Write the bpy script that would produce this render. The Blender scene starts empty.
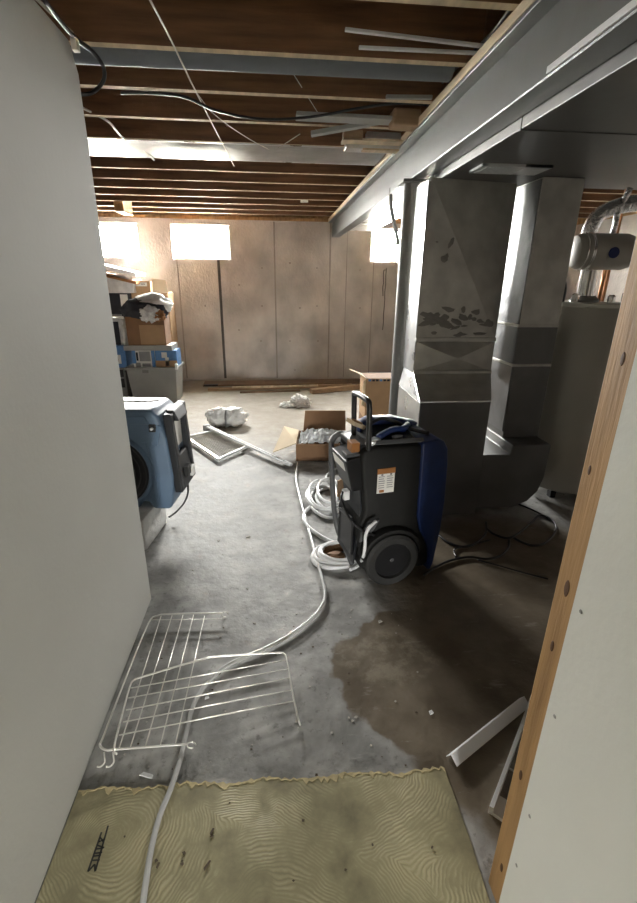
import bpy, bmesh, math, random
from mathutils import Vector, Matrix
random.seed(7)
S = bpy.context.scene
COL = S.collection
# ------------------------------------------------------------------ camera
W, H = 637, 903
FPX, PITCH, YAW, ROLL, CAMH = 456.9, 0.3557, 0.0970, 0.01104, 1.40
_cy, _sy, _cp, _sp = math.cos(YAW), math.sin(YAW), math.cos(PITCH), math.sin(PITCH)
FWD = Vector((_sy*_cp, _cy*_cp, -_sp)); _r = Vector((_cy, -_sy, 0)); _u = _r.cross(FWD)
RGT = math.cos(ROLL)*_r + math.sin(ROLL)*_u; UPV = -math.sin(ROLL)*_r + math.cos(ROLL)*_u
cam = bpy.data.objects.new('camera', bpy.data.cameras.new('camera')); COL.objects.link(cam)
cam.matrix_world = Matrix(((RGT.x, UPV.x, -FWD.x, 0), (RGT.y, UPV.y, -FWD.y, 0), (RGT.z, UPV.z, -FWD.z, CAMH), (0, 0, 0, 1)))
cam.data.sensor_fit = 'HORIZONTAL'; cam.data.sensor_width = 36.0; cam.data.lens = FPX/W*36.0
cam.data.clip_start = 0.02; cam.data.clip_end = 200
S.camera = cam
EYE = Vector((0, 0, CAMH))
def ray(x, y): return (x-W/2)/FPX*RGT - (y-H/2)/FPX*UPV + FWD
def fl(x, y, z=0.0):
    d = ray(x, y); return EYE + d*((z-CAMH)/d.z)
def aty(x, y, Y):
    d = ray(x, y); return EYE + d*(Y/d.y)
def atx(x, y, X):
    d = ray(x, y); return EYE + d*(X/d.x)
# ------------------------------------------------------------------ world, daylight, exposure
wd = bpy.data.worlds.new('overcast'); S.world = wd; wd.use_nodes = True
bg = wd.node_tree.nodes['Background']; bg.inputs[0].default_value = (1.0, 0.985, 0.94, 1); bg.inputs[1].default_value = 30.0
S.view_settings.view_transform = 'Standard'; S.view_settings.look = 'None'
S.view_settings.gamma = 1.0; S.view_settings.use_curve_mapping = False
S.view_settings.exposure = 3.58
def portal(loc, rot, sx, sz):
    l = bpy.data.lights.new('window_portal', 'AREA'); l.shape = 'RECTANGLE'; l.size = sx; l.size_y = sz
    l.cycles.is_portal = True
    o = bpy.data.objects.new('window_portal', l); COL.objects.link(o); o.location = loc; o.rotation_euler = rot
# ------------------------------------------------------------------ room constants
CEIL = 2.213; YB = 6.96
XL, XR, YF = -4.2, 4.2, -3.6
WIN = [(-2.57, -1.79), (-1.357, -0.574), (1.385, 2.165)]
WZ0, WZ1 = 1.668, 2.105
LWIN = []
FILL_WIN = (-0.25, 0.20, .20, .80)              # added low window behind the camera, fills the foreground with light
for a, b in WIN: portal(((a+b)/2, YB+0.01, (WZ0+WZ1)/2), (-math.pi/2, 0, 0), b-a, WZ1-WZ0)
for a, b in LWIN: portal((XL-0.01, (a+b)/2, (WZ0+WZ1)/2), (0, -math.pi/2, 0), WZ1-WZ0, b-a)
portal(((FILL_WIN[0]+FILL_WIN[1])/2, YF-0.01, (FILL_WIN[2]+FILL_WIN[3])/2), (math.pi/2, 0, 0), FILL_WIN[1]-FILL_WIN[0], FILL_WIN[3]-FILL_WIN[2])
# ------------------------------------------------------------------ materials
MATS = {}
def mat(name, col, rough=0.6, metal=0.0, var=0.15, scale=8.0, bump=0.0, bscale=None, stretch=(1, 1, 1), col2=None, spec=None, coat=0.0, alpha=None, rvar=0.0):
    m = bpy.data.materials.new(name); m.use_nodes = True; MATS[name] = m
    nt = m.node_tree; N = nt.nodes; L = nt.links; b = N['Principled BSDF']
    tc = N.new('ShaderNodeTexCoord'); mp = N.new('ShaderNodeMapping'); mp.inputs['Scale'].default_value = stretch
    L.new(tc.outputs['Object'], mp.inputs[0])
    nz = N.new('ShaderNodeTexNoise'); nz.inputs['Scale'].default_value = scale; nz.inputs['Detail'].default_value = 5
    L.new(mp.outputs[0], nz.inputs[0])
    rp = N.new('ShaderNodeValToRGB'); rp.color_ramp.elements[0].position = 0.3; rp.color_ramp.elements[1].position = 0.72
    c2 = col2 if col2 else tuple(min(1, c*(1+var)) for c in col)
    c1 = col if col2 else tuple(c*(1-var) for c in col)
    rp.color_ramp.elements[0].color = (*c1, 1); rp.color_ramp.elements[1].color = (*c2, 1)
    L.new(nz.outputs[0], rp.inputs[0]); L.new(rp.outputs[0], b.inputs['Base Color'])
    b.inputs['Roughness'].default_value = rough; b.inputs['Metallic'].default_value = metal
    if coat: b.inputs['Coat Weight'].default_value = coat; b.inputs['Coat Roughness'].default_value = 0.15
    if spec is not None: b.inputs['Specular IOR Level'].default_value = spec
    if rvar:
        mr = N.new('ShaderNodeMapRange'); mr.inputs[3].default_value = max(0, rough-rvar); mr.inputs[4].default_value = rough+rvar
        L.new(nz.outputs[0], mr.inputs[0]); L.new(mr.outputs[0], b.inputs['Roughness'])
    if bump:
        n2 = N.new('ShaderNodeTexNoise'); n2.inputs['Scale'].default_value = bscale or scale*3; n2.inputs['Detail'].default_value = 6
        L.new(mp.outputs[0], n2.inputs[0])
        bp = N.new('ShaderNodeBump'); bp.inputs['Strength'].default_value = bump; bp.inputs['Distance'].default_value = 0.02
        L.new(n2.outputs[0], bp.inputs['Height']); L.new(bp.outputs[0], b.inputs['Normal'])
    return m
def M(n): return MATS[n]
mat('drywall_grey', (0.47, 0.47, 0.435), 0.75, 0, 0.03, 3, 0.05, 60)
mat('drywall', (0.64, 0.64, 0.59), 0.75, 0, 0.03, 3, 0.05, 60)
mat('wall_concrete', (0.55, 0.50, 0.455), 0.85, 0, 0.24, 3.2, 0.35, 40, stretch=(1.0, 1, 0.75))
mat('seam', (0.36, 0.32, 0.28), 0.9, 0, 0.2, 6, 0.3, stretch=(1, 1, .4))
mat('seam_dark', (0.10, 0.09, 0.08), 0.9, 0, 0.4, 4, stretch=(1, 1, .4))
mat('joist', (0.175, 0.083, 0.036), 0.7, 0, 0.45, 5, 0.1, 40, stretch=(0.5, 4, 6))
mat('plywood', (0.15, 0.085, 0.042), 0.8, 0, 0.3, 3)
mat('pine', (0.47, 0.275, 0.115), 0.6, 0, 0.3, 4, 0.1, 30, stretch=(6, 6, 0.5), col2=(0.25, 0.135, 0.05))
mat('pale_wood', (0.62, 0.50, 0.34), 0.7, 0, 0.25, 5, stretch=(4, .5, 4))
mat('knot', (0.10, 0.045, 0.018), 0.6)
mat('beam_grey', (0.19, 0.195, 0.195), 0.38, 0.35, 0.08, 4, 0.05)
mat('column_grey', (0.24, 0.24, 0.23), 0.5, 0.2, 0.1, 6)
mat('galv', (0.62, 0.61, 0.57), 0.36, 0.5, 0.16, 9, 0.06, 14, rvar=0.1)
mat('galv_bright', (0.72, 0.74, 0.75), 0.30, 0.9, 0.08, 7, 0.25, 9, rvar=0.1)
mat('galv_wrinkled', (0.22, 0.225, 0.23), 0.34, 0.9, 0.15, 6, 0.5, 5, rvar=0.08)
mat('pan_metal', (0.40, 0.405, 0.41), 0.42, 0.9, 0.2, 5, 0.3, 8, rvar=0.08)
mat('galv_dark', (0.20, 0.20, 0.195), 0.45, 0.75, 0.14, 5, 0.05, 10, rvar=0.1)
mat('grime', (0.30, 0.29, 0.27), 0.5, 0.5)
mat('pipe_grey', (0.15, 0.165, 0.185), 0.6, 0, 0.08, 6)
mat('white_plastic', (0.80, 0.80, 0.78), 0.4, 0, 0.04)
mat('hose', (0.78, 0.79, 0.80), 0.3, 0, 0.05, 20)
mat('hose_clear', (0.56, 0.565, 0.56), 0.22, 0, 0.08, 20)
mat('white_trim', (0.82, 0.83, 0.84), 0.35, 0, 0.04)
mat('black', (0.012, 0.012, 0.013), 0.4, 0, 0.3)
mat('black_rubber', (0.022, 0.022, 0.021), 0.7, 0, 0.2)
mat('deh_grey', (0.0105, 0.0105, 0.0098), 0.6, 0, 0.08, 30, 0.05, 300, spec=0.3)
mat('deh_light', (0.09, 0.092, 0.095), 0.5, 0, 0.08)
mat('deh_blue', (0.008, 0.026, 0.115), 0.42, 0, 0.12, 20)
mat('am_blue', (0.115, 0.18, 0.27), 0.42, 0, 0.12, 6)
mat('am_dark', (0.008, 0.010, 0.014), 0.5)
mat('cardboard', (0.42, 0.27, 0.15), 0.85, 0, 0.10, 6)
mat('cardboard_dark', (0.24, 0.135, 0.07), 0.85, 0, 0.12, 6)
mat('cardboard_pale', (0.72, 0.60, 0.42), 0.85, 0, 0.06, 6)
mat('rim_pale', (0.50, 0.42, 0.24), 0.8, 0, 0.25, 40)
mat('tape', (0.50, 0.38, 0.24), 0.3)
mat('paper', (0.78, 0.77, 0.73), 0.7, 0, 0.06)
mat('print_grey', (0.30, 0.30, 0.30), 0.7)
mat('print_blue', (0.10, 0.24, 0.50), 0.5, 0, 0.2, 14)
mat('print_orange', (0.36, 0.15, 0.04), 0.6)
mat('cloth_white', (0.74, 0.74, 0.72), 0.8, 0, 0.15, 14)
mat('cloth_dark', (0.02, 0.022, 0.03), 0.7, 0, 0.3, 10)
mat('cloth_brown', (0.30, 0.14, 0.05), 0.8, 0, 0.3, 14)
mat('bubble', (0.74, 0.76, 0.77), 0.25, 0, 0.2, 25, 0.5, 60)
mat('plastic_bag', (0.74, 0.74, 0.72), 0.35, 0, 0.16, 12, 0.4, 30)
mat('tote_grey', (0.36, 0.36, 0.34), 0.55, 0, 0.05)
mat('wood_brown', (0.20, 0.12, 0.07), 0.7, 0, 0.3, 5, stretch=(.5, 5, 5))
mat('wood_tan', (0.36, 0.23, 0.13), 0.7, 0, 0.2, 5, stretch=(.5, 5, 5))
mat('wire_chrome', (0.78, 0.77, 0.72), 0.3, 0.6, 0.06)
mat('tank_grey', (0.50, 0.48, 0.43), 0.42, 0.1, 0.04, 4)
mat('copper', (0.50, 0.25, 0.12), 0.35, 0.9)
mat('chrome', (0.75, 0.75, 0.74), 0.18, 1.0, 0.05)
mat('foil', (0.72, 0.72, 0.72), 0.25, 1.0, 0.1, 20, 0.6, 40)
mat('blue_dot', (0.01, 0.03, 0.16), 0.4)
mat('debris', (0.42, 0.40, 0.36), 0.85, 0, 0.3, 30)
mat('debris_dark', (0.10, 0.075, 0.05), 0.85)
mat('ground', (0.30, 0.30, 0.26), 0.9)
mat('ground_dark', (0.07, 0.07, 0.07), 0.9)
mat('frame_white', (0.72, 0.74, 0.74), 0.5)
mat('stamp', (0.035, 0.035, 0.03), 0.7)
mat('cable_white', (0.66, 0.63, 0.56), 0.5)
def glass_mat():
    m = bpy.data.materials.new('window_glass'); m.use_nodes = True; MATS['glass'] = m
    nt = m.node_tree; nt.nodes.remove(nt.nodes['Principled BSDF']); o = nt.nodes['Material Output']
    t = nt.nodes.new('ShaderNodeBsdfTransparent'); g = nt.nodes.new('ShaderNodeBsdfGlossy'); g.inputs['Roughness'].default_value = 0.05
    mx = nt.nodes.new('ShaderNodeMixShader'); mx.inputs[0].default_value = 0.06
    nt.links.new(t.outputs[0], mx.inputs[1]); nt.links.new(g.outputs[0], mx.inputs[2]); nt.links.new(mx.outputs[0], o.inputs[0])
glass_mat()
def nodes(name):
    m = bpy.data.materials.new(name); m.use_nodes = True; MATS[name] = m
    return m, m.node_tree, m.node_tree.nodes, m.node_tree.links, m.node_tree.nodes['Principled BSDF']
def floor_mat():
    m, nt, N, L, b = nodes('floor_concrete')
    tc = N.new('ShaderNodeTexCoord')
    def noise(sc, det=6, rgh=0.55, vec=None):
        n = N.new('ShaderNodeTexNoise'); n.inputs['Scale'].default_value = sc; n.inputs['Detail'].default_value = det; n.inputs['Roughness'].default_value = rgh
        L.new(vec or tc.outputs['Object'], n.inputs[0]); return n
    def math_(op, a, bv, cv=None):
        n = N.new('ShaderNodeMath'); n.operation = op
        for i, v in enumerate((a, bv, cv)):
            if v is None: continue
            if hasattr(v, 'is_linked') or hasattr(v, 'links'): L.new(v, n.inputs[i])
            else: n.inputs[i].default_value = v
        return n.outputs[0]
    def mixc(f, a, c):
        n = N.new('ShaderNodeMix'); n.data_type = 'RGBA'
        if hasattr(f, 'links'): L.new(f, n.inputs['Factor'])
        else: n.inputs['Factor'].default_value = f
        for k, v in ((6, a), (7, c)):
            if hasattr(v, 'links'): L.new(v, n.inputs[k])
            else: n.inputs[k].default_value = (*v, 1)
        return n.outputs[2]
    def ramp(v, p0, p1):
        n = N.new('ShaderNodeMapRange'); n.interpolation_type = 'SMOOTHSTEP'; n.inputs[1].default_value = p0; n.inputs[2].default_value = p1
        L.new(v, n.inputs[0]); return n.outputs[0]
    big = noise(1.3); mid = noise(6); fine = noise(28, 6, .65)
    # distorted coordinates for the edges of the damp patches
    dn = noise(5, 4); off = N.new('ShaderNodeVectorMath'); off.operation = 'MULTIPLY_ADD'
    L.new(dn.outputs['Color'], off.inputs[0]); off.inputs[1].default_value = (0.22, 0.22, 0); L.new(tc.outputs['Object'], off.inputs[2])
    sep = N.new('ShaderNodeSeparateXYZ'); L.new(off.outputs[0], sep.inputs[0])
    X = math_('SUBTRACT', sep.outputs[0], 0.11); Y = math_('SUBTRACT', sep.outputs[1], 0.11)
    def ell(cx, cy, rx, ry, soft):
        dx = math_('DIVIDE', math_('SUBTRACT', X, cx), rx); dy = math_('DIVIDE', math_('SUBTRACT', Y, cy), ry)
        d = math_('ADD', math_('MULTIPLY', dx, dx), math_('MULTIPLY', dy, dy))
        n = N.new('ShaderNodeMapRange'); n.interpolation_type = 'SMOOTHSTEP'
        n.inputs[1].default_value = 1-soft; n.inputs[2].default_value = 1+soft; n.inputs[3].default_value = 1; n.inputs[4].default_value = 0
        L.new(d, n.inputs[0]); return n.outputs[0]
    pud = math_('MAXIMUM', ell(0.62, 1.32, 0.43, 0.36, 0.05), ell(0.95, 1.05, 0.55, 0.42, 0.15))
    pud = math_('MAXIMUM', pud, ell(1.25, 1.75, 0.75, 0.75, 0.3))
    tan = math_('MAXIMUM', ell(0.15, 5.4, 1.9, 1.5, 0.6), ell(-0.1, 6.4, 2.6, 0.55, 0.3))
    base = mixc(ramp(mid.outputs[0], 0.35, 0.7), (0.22, 0.22, 0.21), (0.45, 0.445, 0.43))
    base = mixc(math_('MULTIPLY', ramp(big.outputs[0], 0.45, 0.7), 0.5), base, (0.16, 0.155, 0.14))
    base = mixc(math_('MULTIPLY', ramp(fine.outputs[0], 0.55, 0.70), 0.6), base, (0.10, 0.095, 0.085))
    base = mixc(math_('MULTIPLY', tan, 0.65), base, (0.30, 0.255, 0.19))
    wet = mixc(ramp(mid.outputs[0], 0.3, 0.7), (0.125, 0.096, 0.064), (0.185, 0.148, 0.10))
    base = mixc(math_('MULTIPLY', pud, 0.9), base, wet)
    scum = math_('MULTIPLY', ell(0.42, 1.40, 0.20, 0.14, 0.25), ramp(noise(14, 6, .7).outputs[0], 0.42, 0.62))
    base = mixc(math_('MULTIPLY', scum, 0.55), base, (0.33, 0.30, 0.23))
    # whitish scrape marks of old glue
    st = N.new('ShaderNodeMapping'); st.inputs['Scale'].default_value = (2.2, 9, 1); st.inputs['Rotation'].default_value = (0, 0, 0.25); L.new(tc.outputs['Object'], st.inputs[0])
    sc = noise(2.2, 8, 0.7, st.outputs[0])
    base = mixc(math_('MULTIPLY', ramp(sc.outputs[0], 0.60, 0.68), 0.35), base, (0.45, 0.44, 0.40))
    L.new(base, b.inputs['Base Color'])
    r = N.new('ShaderNodeMapRange'); r.inputs[3].default_value = 0.46; r.inputs[4].default_value = 0.75; L.new(mid.outputs[0], r.inputs[0])
    rr = math_('MULTIPLY', r.outputs[0], math_('SUBTRACT', 1.0, math_('MULTIPLY', pud, 0.35)))
    L.new(rr, b.inputs['Roughness']); b.inputs['Specular IOR Level'].default_value = 0.38
    hgt = math_('ADD', math_('MULTIPLY', mid.outputs[0], 0.5), math_('MULTIPLY', noise(18, 6).outputs[0], 0.35))
    bp = N.new('ShaderNodeBump'); bp.inputs['Strength'].default_value = 0.6; bp.inputs['Distance'].default_value = 0.02
    L.new(hgt, bp.inputs['Height']); L.new(bp.outputs[0], b.inputs['Normal'])
floor_mat()
def vinyl_mat():
    m, nt, N, L, b = nodes('vinyl')
    tc = N.new('ShaderNodeTexCoord')
    n1 = N.new('ShaderNodeTexNoise'); n1.inputs['Scale'].default_value = 3.2; n1.inputs['Detail'].default_value = 3; L.new(tc.outputs['Object'], n1.inputs[0])
    off = N.new('ShaderNodeVectorMath'); off.operation = 'MULTIPLY_ADD'; L.new(n1.outputs['Color'], off.inputs[0]); off.inputs[1].default_value = (0.18, 0.18, 0); L.new(tc.outputs['Object'], off.inputs[2])
    vo = N.new('ShaderNodeTexVoronoi'); vo.inputs['Scale'].default_value = 2.0; vo.voronoi_dimensions = '2D'; L.new(off.outputs[0], vo.inputs[0])
    n3 = N.new('ShaderNodeTexNoise'); n3.inputs['Scale'].default_value = 9; n3.inputs['Detail'].default_value = 5; L.new(tc.outputs['Object'], n3.inputs[0])
    n2 = N.new('ShaderNodeTexNoise'); n2.inputs['Scale'].default_value = 4.5; n2.inputs['Detail'].default_value = 8; n2.inputs['Roughness'].default_value = .62; L.new(tc.outputs['Object'], n2.inputs[0])
    def mth(op, *v):
        n = N.new('ShaderNodeMath'); n.operation = op
        for i, q in enumerate(v):
            if hasattr(q, 'links'): L.new(q, n.inputs[i])
            else: n.inputs[i].default_value = q
        return n.outputs[0]
    def sst(v, p0, p1):
        n = N.new('ShaderNodeMapRange'); n.interpolation_type = 'SMOOTHSTEP'; n.inputs[1].default_value = p0; n.inputs[2].default_value = p1; L.new(v, n.inputs[0]); return n.outputs[0]
    def mixc(f, a, c):
        n = N.new('ShaderNodeMix'); n.data_type = 'RGBA'; L.new(f, n.inputs['Factor'])
        for k, q in ((6, a), (7, c)):
            if hasattr(q, 'links'): L.new(q, n.inputs[k])
            else: n.inputs[k].default_value = (*q, 1)
        return n.outputs[2]
    ph = mth('MULTIPLY_ADD', vo.outputs['Distance'], 330.0, mth('MULTIPLY', n3.outputs[0], 30.0))
    sw = mth('SINE', ph)
    rp = N.new('ShaderNodeValToRGB'); e = rp.color_ramp.elements
    e[0].position = 0.30; e[0].color = (0.15, 0.135, 0.085, 1); e[1].position = 0.66; e[1].color = (0.50, 0.45, 0.265, 1)
    k_ = e.new(0.47); k_.color = (0.33, 0.30, 0.18, 1)
    L.new(n2.outputs[0], rp.inputs[0])
    brk = sst(n2.outputs[0], .44, .60)
    c_ = mixc(mth('MULTIPLY', mth('MULTIPLY', sst(sw, .1, .9), brk), .42), rp.outputs[0], (0.60, 0.55, 0.38))
    c_ = mixc(mth('MULTIPLY', mth('MULTIPLY', sst(sw, -.2, -.95), sst(n3.outputs[0], .45, .62)), .35), c_, (0.13, 0.115, 0.075))
    L.new(c_, b.inputs['Base Color']); b.inputs['Roughness'].default_value = 0.45
    bp = N.new('ShaderNodeBump'); bp.inputs['Strength'].default_value = 0.35; bp.inputs['Distance'].default_value = 0.003
    L.new(mth('ADD', mth('MULTIPLY', mth('MULTIPLY', sw, brk), .35), mth('MULTIPLY', n2.outputs[0], 3.0)), bp.inputs['Height']); L.new(bp.outputs[0], b.inputs['Normal'])
vinyl_mat()
# ------------------------------------------------------------------ mesh helpers
class MB:
    def __init__(s): s.bm = bmesh.new()
    def box(s, x0, x1, y0, y1, z0, z1, mtx=None):
        vs = [s.bm.verts.new(Vector(p)) for p in ((x0,y0,z0),(x1,y0,z0),(x1,y1,z0),(x0,y1,z0),(x0,y0,z1),(x1,y0,z1),(x1,y1,z1),(x0,y1,z1))]
        if mtx:
            for v in vs: v.co = mtx @ v.co
        for f in ((3,2,1,0),(4,5,6,7),(0,1,5,4),(1,2,6,5),(2,3,7,6),(3,0,4,7)): s.bm.faces.new([vs[i] for i in f])
        return s
    def hexa(s, p):   # 8 corners, same order as box
        vs = [s.bm.verts.new(Vector(q)) for q in p]
        for f in ((3,2,1,0),(4,5,6,7),(0,1,5,4),(1,2,6,5),(2,3,7,6),(3,0,4,7)): s.bm.faces.new([vs[i] for i in f])
        return s
    def prism(s, pts, vec):   # polygon (3d points) extruded along vec
        vec = Vector(vec); a = [s.bm.verts.new(Vector(p)) for p in pts]; b = [s.bm.verts.new(Vector(p)+vec) for p in pts]
        n = len(a); s.bm.faces.new(a[::-1]); s.bm.faces.new(b)
        for i in range(n): s.bm.faces.new((a[i], a[(i+1) % n], b[(i+1) % n], b[i]))
        return s
    def tube(s, pts, r, seg=8, smooth=0, closed=False):
        P = [Vector(p) for p in pts]
        if smooth: P = crom(P, smooth, closed)
        n = len(P); rings = []
        t0 = None; nrm = None
        for i in range(n):
            if closed: t = P[(i+1) % n]-P[i-1]
            else: t = P[min(i+1, n-1)]-P[max(i-1, 0)]
            t.normalize()
            if nrm is None:
                a = Vector((0, 0, 1)) if abs(t.z) < 0.9 else Vector((1, 0, 0)); nrm = t.cross(a).normalized()
            else: nrm = (nrm - t*nrm.dot(t)).normalized()
            bn = t.cross(nrm)
            rr = r[i] if isinstance(r, (list, tuple)) and len(r) == n else (r if not isinstance(r, (list, tuple)) else r[0])
            rings.append([s.bm.verts.new(P[i]+rr*(math.cos(2*math.pi*k/seg)*nrm+math.sin(2*math.pi*k/seg)*bn)) for k in range(seg)])
        for i in range(n if closed else n-1):
            A, B = rings[i], rings[(i+1) % n]
            for k in range(seg): s.bm.faces.new((A[k], A[(k+1) % seg], B[(k+1) % seg], B[k]))
        if not closed: s.bm.faces.new(rings[0][::-1]); s.bm.faces.new(rings[-1])
        return s
    def lathe(s, prof, origin, axis=(0, 0, 1), seg=28):  # prof: (radius, height along axis)
        ax = Vector(axis).normalized(); o = Vector(origin)
        a = Vector((0, 0, 1)) if abs(ax.z) < 0.9 else Vector((1, 0, 0)); e1 = ax.cross(a).normalized(); e2 = ax.cross(e1)
        rings = [[s.bm.verts.new(o+ax*h+r*(math.cos(2*math.pi*k/seg)*e1+math.sin(2*math.pi*k/seg)*e2)) for k in range(seg)] for r, h in prof]
        for A, B in zip(rings, rings[1:]):
            for k in range(seg): s.bm.faces.new((A[k], A[(k+1) % seg], B[(k+1) % seg], B[k]))
        s.bm.faces.new(rings[0][::-1]); s.bm.faces.new(rings[-1])
        return s
    def quad(s, *p): s.bm.faces.new([s.bm.verts.new(Vector(q)) for q in p]); return s
    def blob(s, c, rad, amp=0.15, freq=3.0, sub=3, seed=0, floor=None):
        from mathutils import noise
        r = bmesh.ops.create_icosphere(s.bm, subdivisions=sub, radius=1.0)
        c = Vector(c)
        for v in r['verts']:
            d = v.co.normalized(); k = 1+amp*noise.noise(d*freq+Vector((seed*7.1, 3.3*seed, 1)))+amp*0.5*noise.noise(d*freq*2.7+Vector((seed, 1, 2)))
            p = c+Vector((d.x*rad[0]*k, d.y*rad[1]*k, d.z*rad[2]*k))
            if floor is not None and p.z < floor: p.z = floor
            v.co = p
        return s
    def build(s, name, m, parent=None, bevel=0.0, smooth=False, segs=2, kind=None, label=None, cat=None, group=None):
        bmesh.ops.recalc_face_normals(s.bm, faces=s.bm.faces)
        if bevel:
            ed = [e for e in s.bm.edges if len(e.link_faces) == 2 and e.calc_face_angle(0) > 0.6]
            bmesh.ops.bevel(s.bm, geom=ed, offset=bevel, segments=segs, profile=0.5, affect='EDGES', clamp_overlap=True)
        me = bpy.data.meshes.new(name); s.bm.to_mesh(me); s.bm.free()
        me.materials.append(M(m) if isinstance(m, str) else m)
        if smooth:
            for p in me.polygons: p.use_smooth = True
            if smooth == 'auto': me.set_sharp_from_angle(angle=math.radians(38))
        o = bpy.data.objects.new(name, me); COL.objects.link(o)
        if parent: o.parent = parent
        if kind: o['kind'] = kind
        if label: o['label'] = label
        if cat: o['category'] = cat
        if group: o['group'] = group
        return o
def crom(P, n, closed=False):
    out = []; N = len(P); rng = range(N if closed else N-1)
    for i in rng:
        g = (lambda k: P[k % N]) if closed else (lambda k: P[max(0, min(N-1, k))])
        p0, p1, p2, p3 = g(i-1), g(i), g(i+1), g(i+2)
        for j in range(n):
            t = j/n
            out.append(0.5*((2*p1)+(p2-p0)*t+(2*p0-5*p1+4*p2-p3)*t*t+(3*p1-p0-3*p2+p3)*t*t*t))
    if not closed: out.append(P[-1])
    return out
def thing(name, label, cat, loc=(0, 0, 0), rotz=0.0, group=None, kind=None):
    o = bpy.data.objects.new(name, None); COL.objects.link(o); o.location = loc; o.rotation_euler = (0, 0, rotz); o.empty_display_size = 0.1
    o['label'] = label; o['category'] = cat
    if group: o['group'] = group
    if kind: o['kind'] = kind
    return o
def rebase(root, loc):   # parts given in world coordinates, thing's origin at its base
    root.location = loc
    for c in root.children:
        c.location = -Vector(loc)
def struct(name, mb, m, bevel=0.0, **k): return mb.build(name, m, None, bevel, kind='structure', **k)
def walled(xs, zs, holes):  # cells of a wall grid without the holes
    out = []
    for i in range(len(xs)-1):
        for j in range(len(zs)-1):
            cx, cz = (xs[i]+xs[i+1])/2, (zs[j]+zs[j+1])/2
            if any(a < cx < b and c < cz < d for a, b, c, d in holes): continue
            out.append((xs[i], xs[i+1], zs[j], zs[j+1]))
    return out
# ================================================================== SETTING
struct('floor', MB().box(XL, XR, YF, YB+0.2, -0.1, 0), 'floor_concrete', label='grey damp concrete basement floor with brown wet patch', cat='floor')
# back wall
def wall_with_holes(name, axis, a0, a1, c0, c1, holes, m, label):
    xs = sorted({a0, a1, *[h[0] for h in holes], *[h[1] for h in holes]}); zs = sorted({0.0, CEIL-0.04, *[h[2] for h in holes], *[h[3] for h in holes]})
    mb = MB()
    for x0, x1, z0, z1 in walled(xs, zs, holes):
        if axis == 'x': mb.box(x0, x1, c0, c1, z0, z1)
        else: mb.box(c0, c1, x0, x1, z0, z1)
    bmesh.ops.remove_doubles(mb.bm, verts=mb.bm.verts, dist=1e-5)
    seen = {}
    for f in list(mb.bm.faces):
        k = tuple(round(v, 4) for v in f.calc_center_median())
        if k in seen: seen[k].append(f)
        else: seen[k] = [f]
    bmesh.ops.delete(mb.bm, geom=[f for fs in seen.values() if len(fs) > 1 for f in fs], context='FACES')
    return struct(name, mb, m, label=label, cat='wall')
wb = wall_with_holes('wall_back', 'x', XL-.2, XR+.2, YB, YB+0.2, [(a, b, WZ0, WZ1) for a, b in WIN], 'wall_concrete', 'poured concrete basement wall with form seams and small windows')
wl = wall_with_holes('wall_left', 'y', YF, YB, XL-.2, XL, [(a, b, WZ0, WZ1) for a, b in LWIN], 'wall_concrete', 'poured concrete outer wall hidden beyond the white partition')
wr = wall_with_holes('wall_right', 'y', YF, YB, XR, XR+.2, [], 'wall_concrete', 'poured concrete outer wall behind the water heater')
wf = wall_with_holes('wall_front', 'x', XL-.2, XR+.2, YF-.2, YF, [FILL_WIN], 'wall_concrete', 'poured concrete wall behind the photographer')
# vertical form seams on the back wall
for px, w_, d_, m_ in ((222, .035, .012, 'seam_dark'), (276, .022, .010, 'seam'), (329, .022, .012, 'seam'), (345, .012, .006, 'seam'), (371, .012, .008, 'seam'), (182, .02, .006, 'seam')):
    x = aty(px, 320, YB).x
    zt = WZ0-.0 if any(a-.03 < x < b+.03 for a, b in WIN) else CEIL-.05
    MB().box(x-w_/2, x+w_/2, YB-d_, YB+.002, 0.02, zt).build('form_seam', m_, wb, 0.003)
for px, py in ((239, 285), (262, 268), (317, 268), (290, 263), (262, 306), (300, 308), (317, 306), (261, 341), (290, 341), (318, 341), (295, 370), (239, 330), (205, 306), (360, 270), (360, 308), (385, 270)):
    p = aty(px, py, YB); MB().lathe([(0.014, 0), (0.012, .004), (.006, .005)], (p.x, YB+.001, p.z), (0, -1, 0), 10).build('tie_hole', 'seam', wb)
# rust streaks by window 3 (cracks in the wall)
for px, y0, y1 in ((386.5, 268, 330), (384, 270, 296)):
    a, b_ = aty(px, y0, YB), aty(px-.8, y1, YB)
    MB().tube([(a.x+random.uniform(-.006, .006), YB-.001, a.z+(b_.z-a.z)*i/8) for i in range(9)], .006, 5).build('wall_crack', 'seam_dark', wb)
# windows
def window(i, a, b, axis='x', c=YB, z0=WZ0, z1=WZ1, mull=True, label=''):
    root = thing('window_%d' % i, label, 'window', kind='structure')
    root.location = ((a+b)/2, c+.1, z0) if axis == 'x' else (c, (a+b)/2, z0)
    w = (b-a)/2; h = z1-z0; f = .028
    root.rotation_euler = (0, 0, 0) if axis == 'x' else (0, 0, math.pi/2)
    fr = MB().box(-w, w, -.03, .03, 0, f).box(-w, w, -.03, .03, h-f, h).box(-w, -w+f, -.03, .03, f, h-f).box(w-f, w, -.03, .03, f, h-f)
    fr.build('window_frame', 'frame_white', root)
    if mull: MB().box(-.012, .012, -.02, .02, f, h-f).build('mullion', 'frame_white', root)
    for x0, x1 in ([(-w+f, -.012), (.012, w-f)] if mull else [(-w+f, w-f)]):
        MB().box(x0, x1, -.003, .003, f, h-f).build('pane', 'glass', root)
    return root
window(1, *WIN[0], label='bright basement window half hidden behind the white partition wall')
window(2, *WIN[1], label='bright two-pane basement window left of the centre of the concrete wall')
window(3, *WIN[2], label='bright basement window partly behind the grey steel column')
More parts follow.
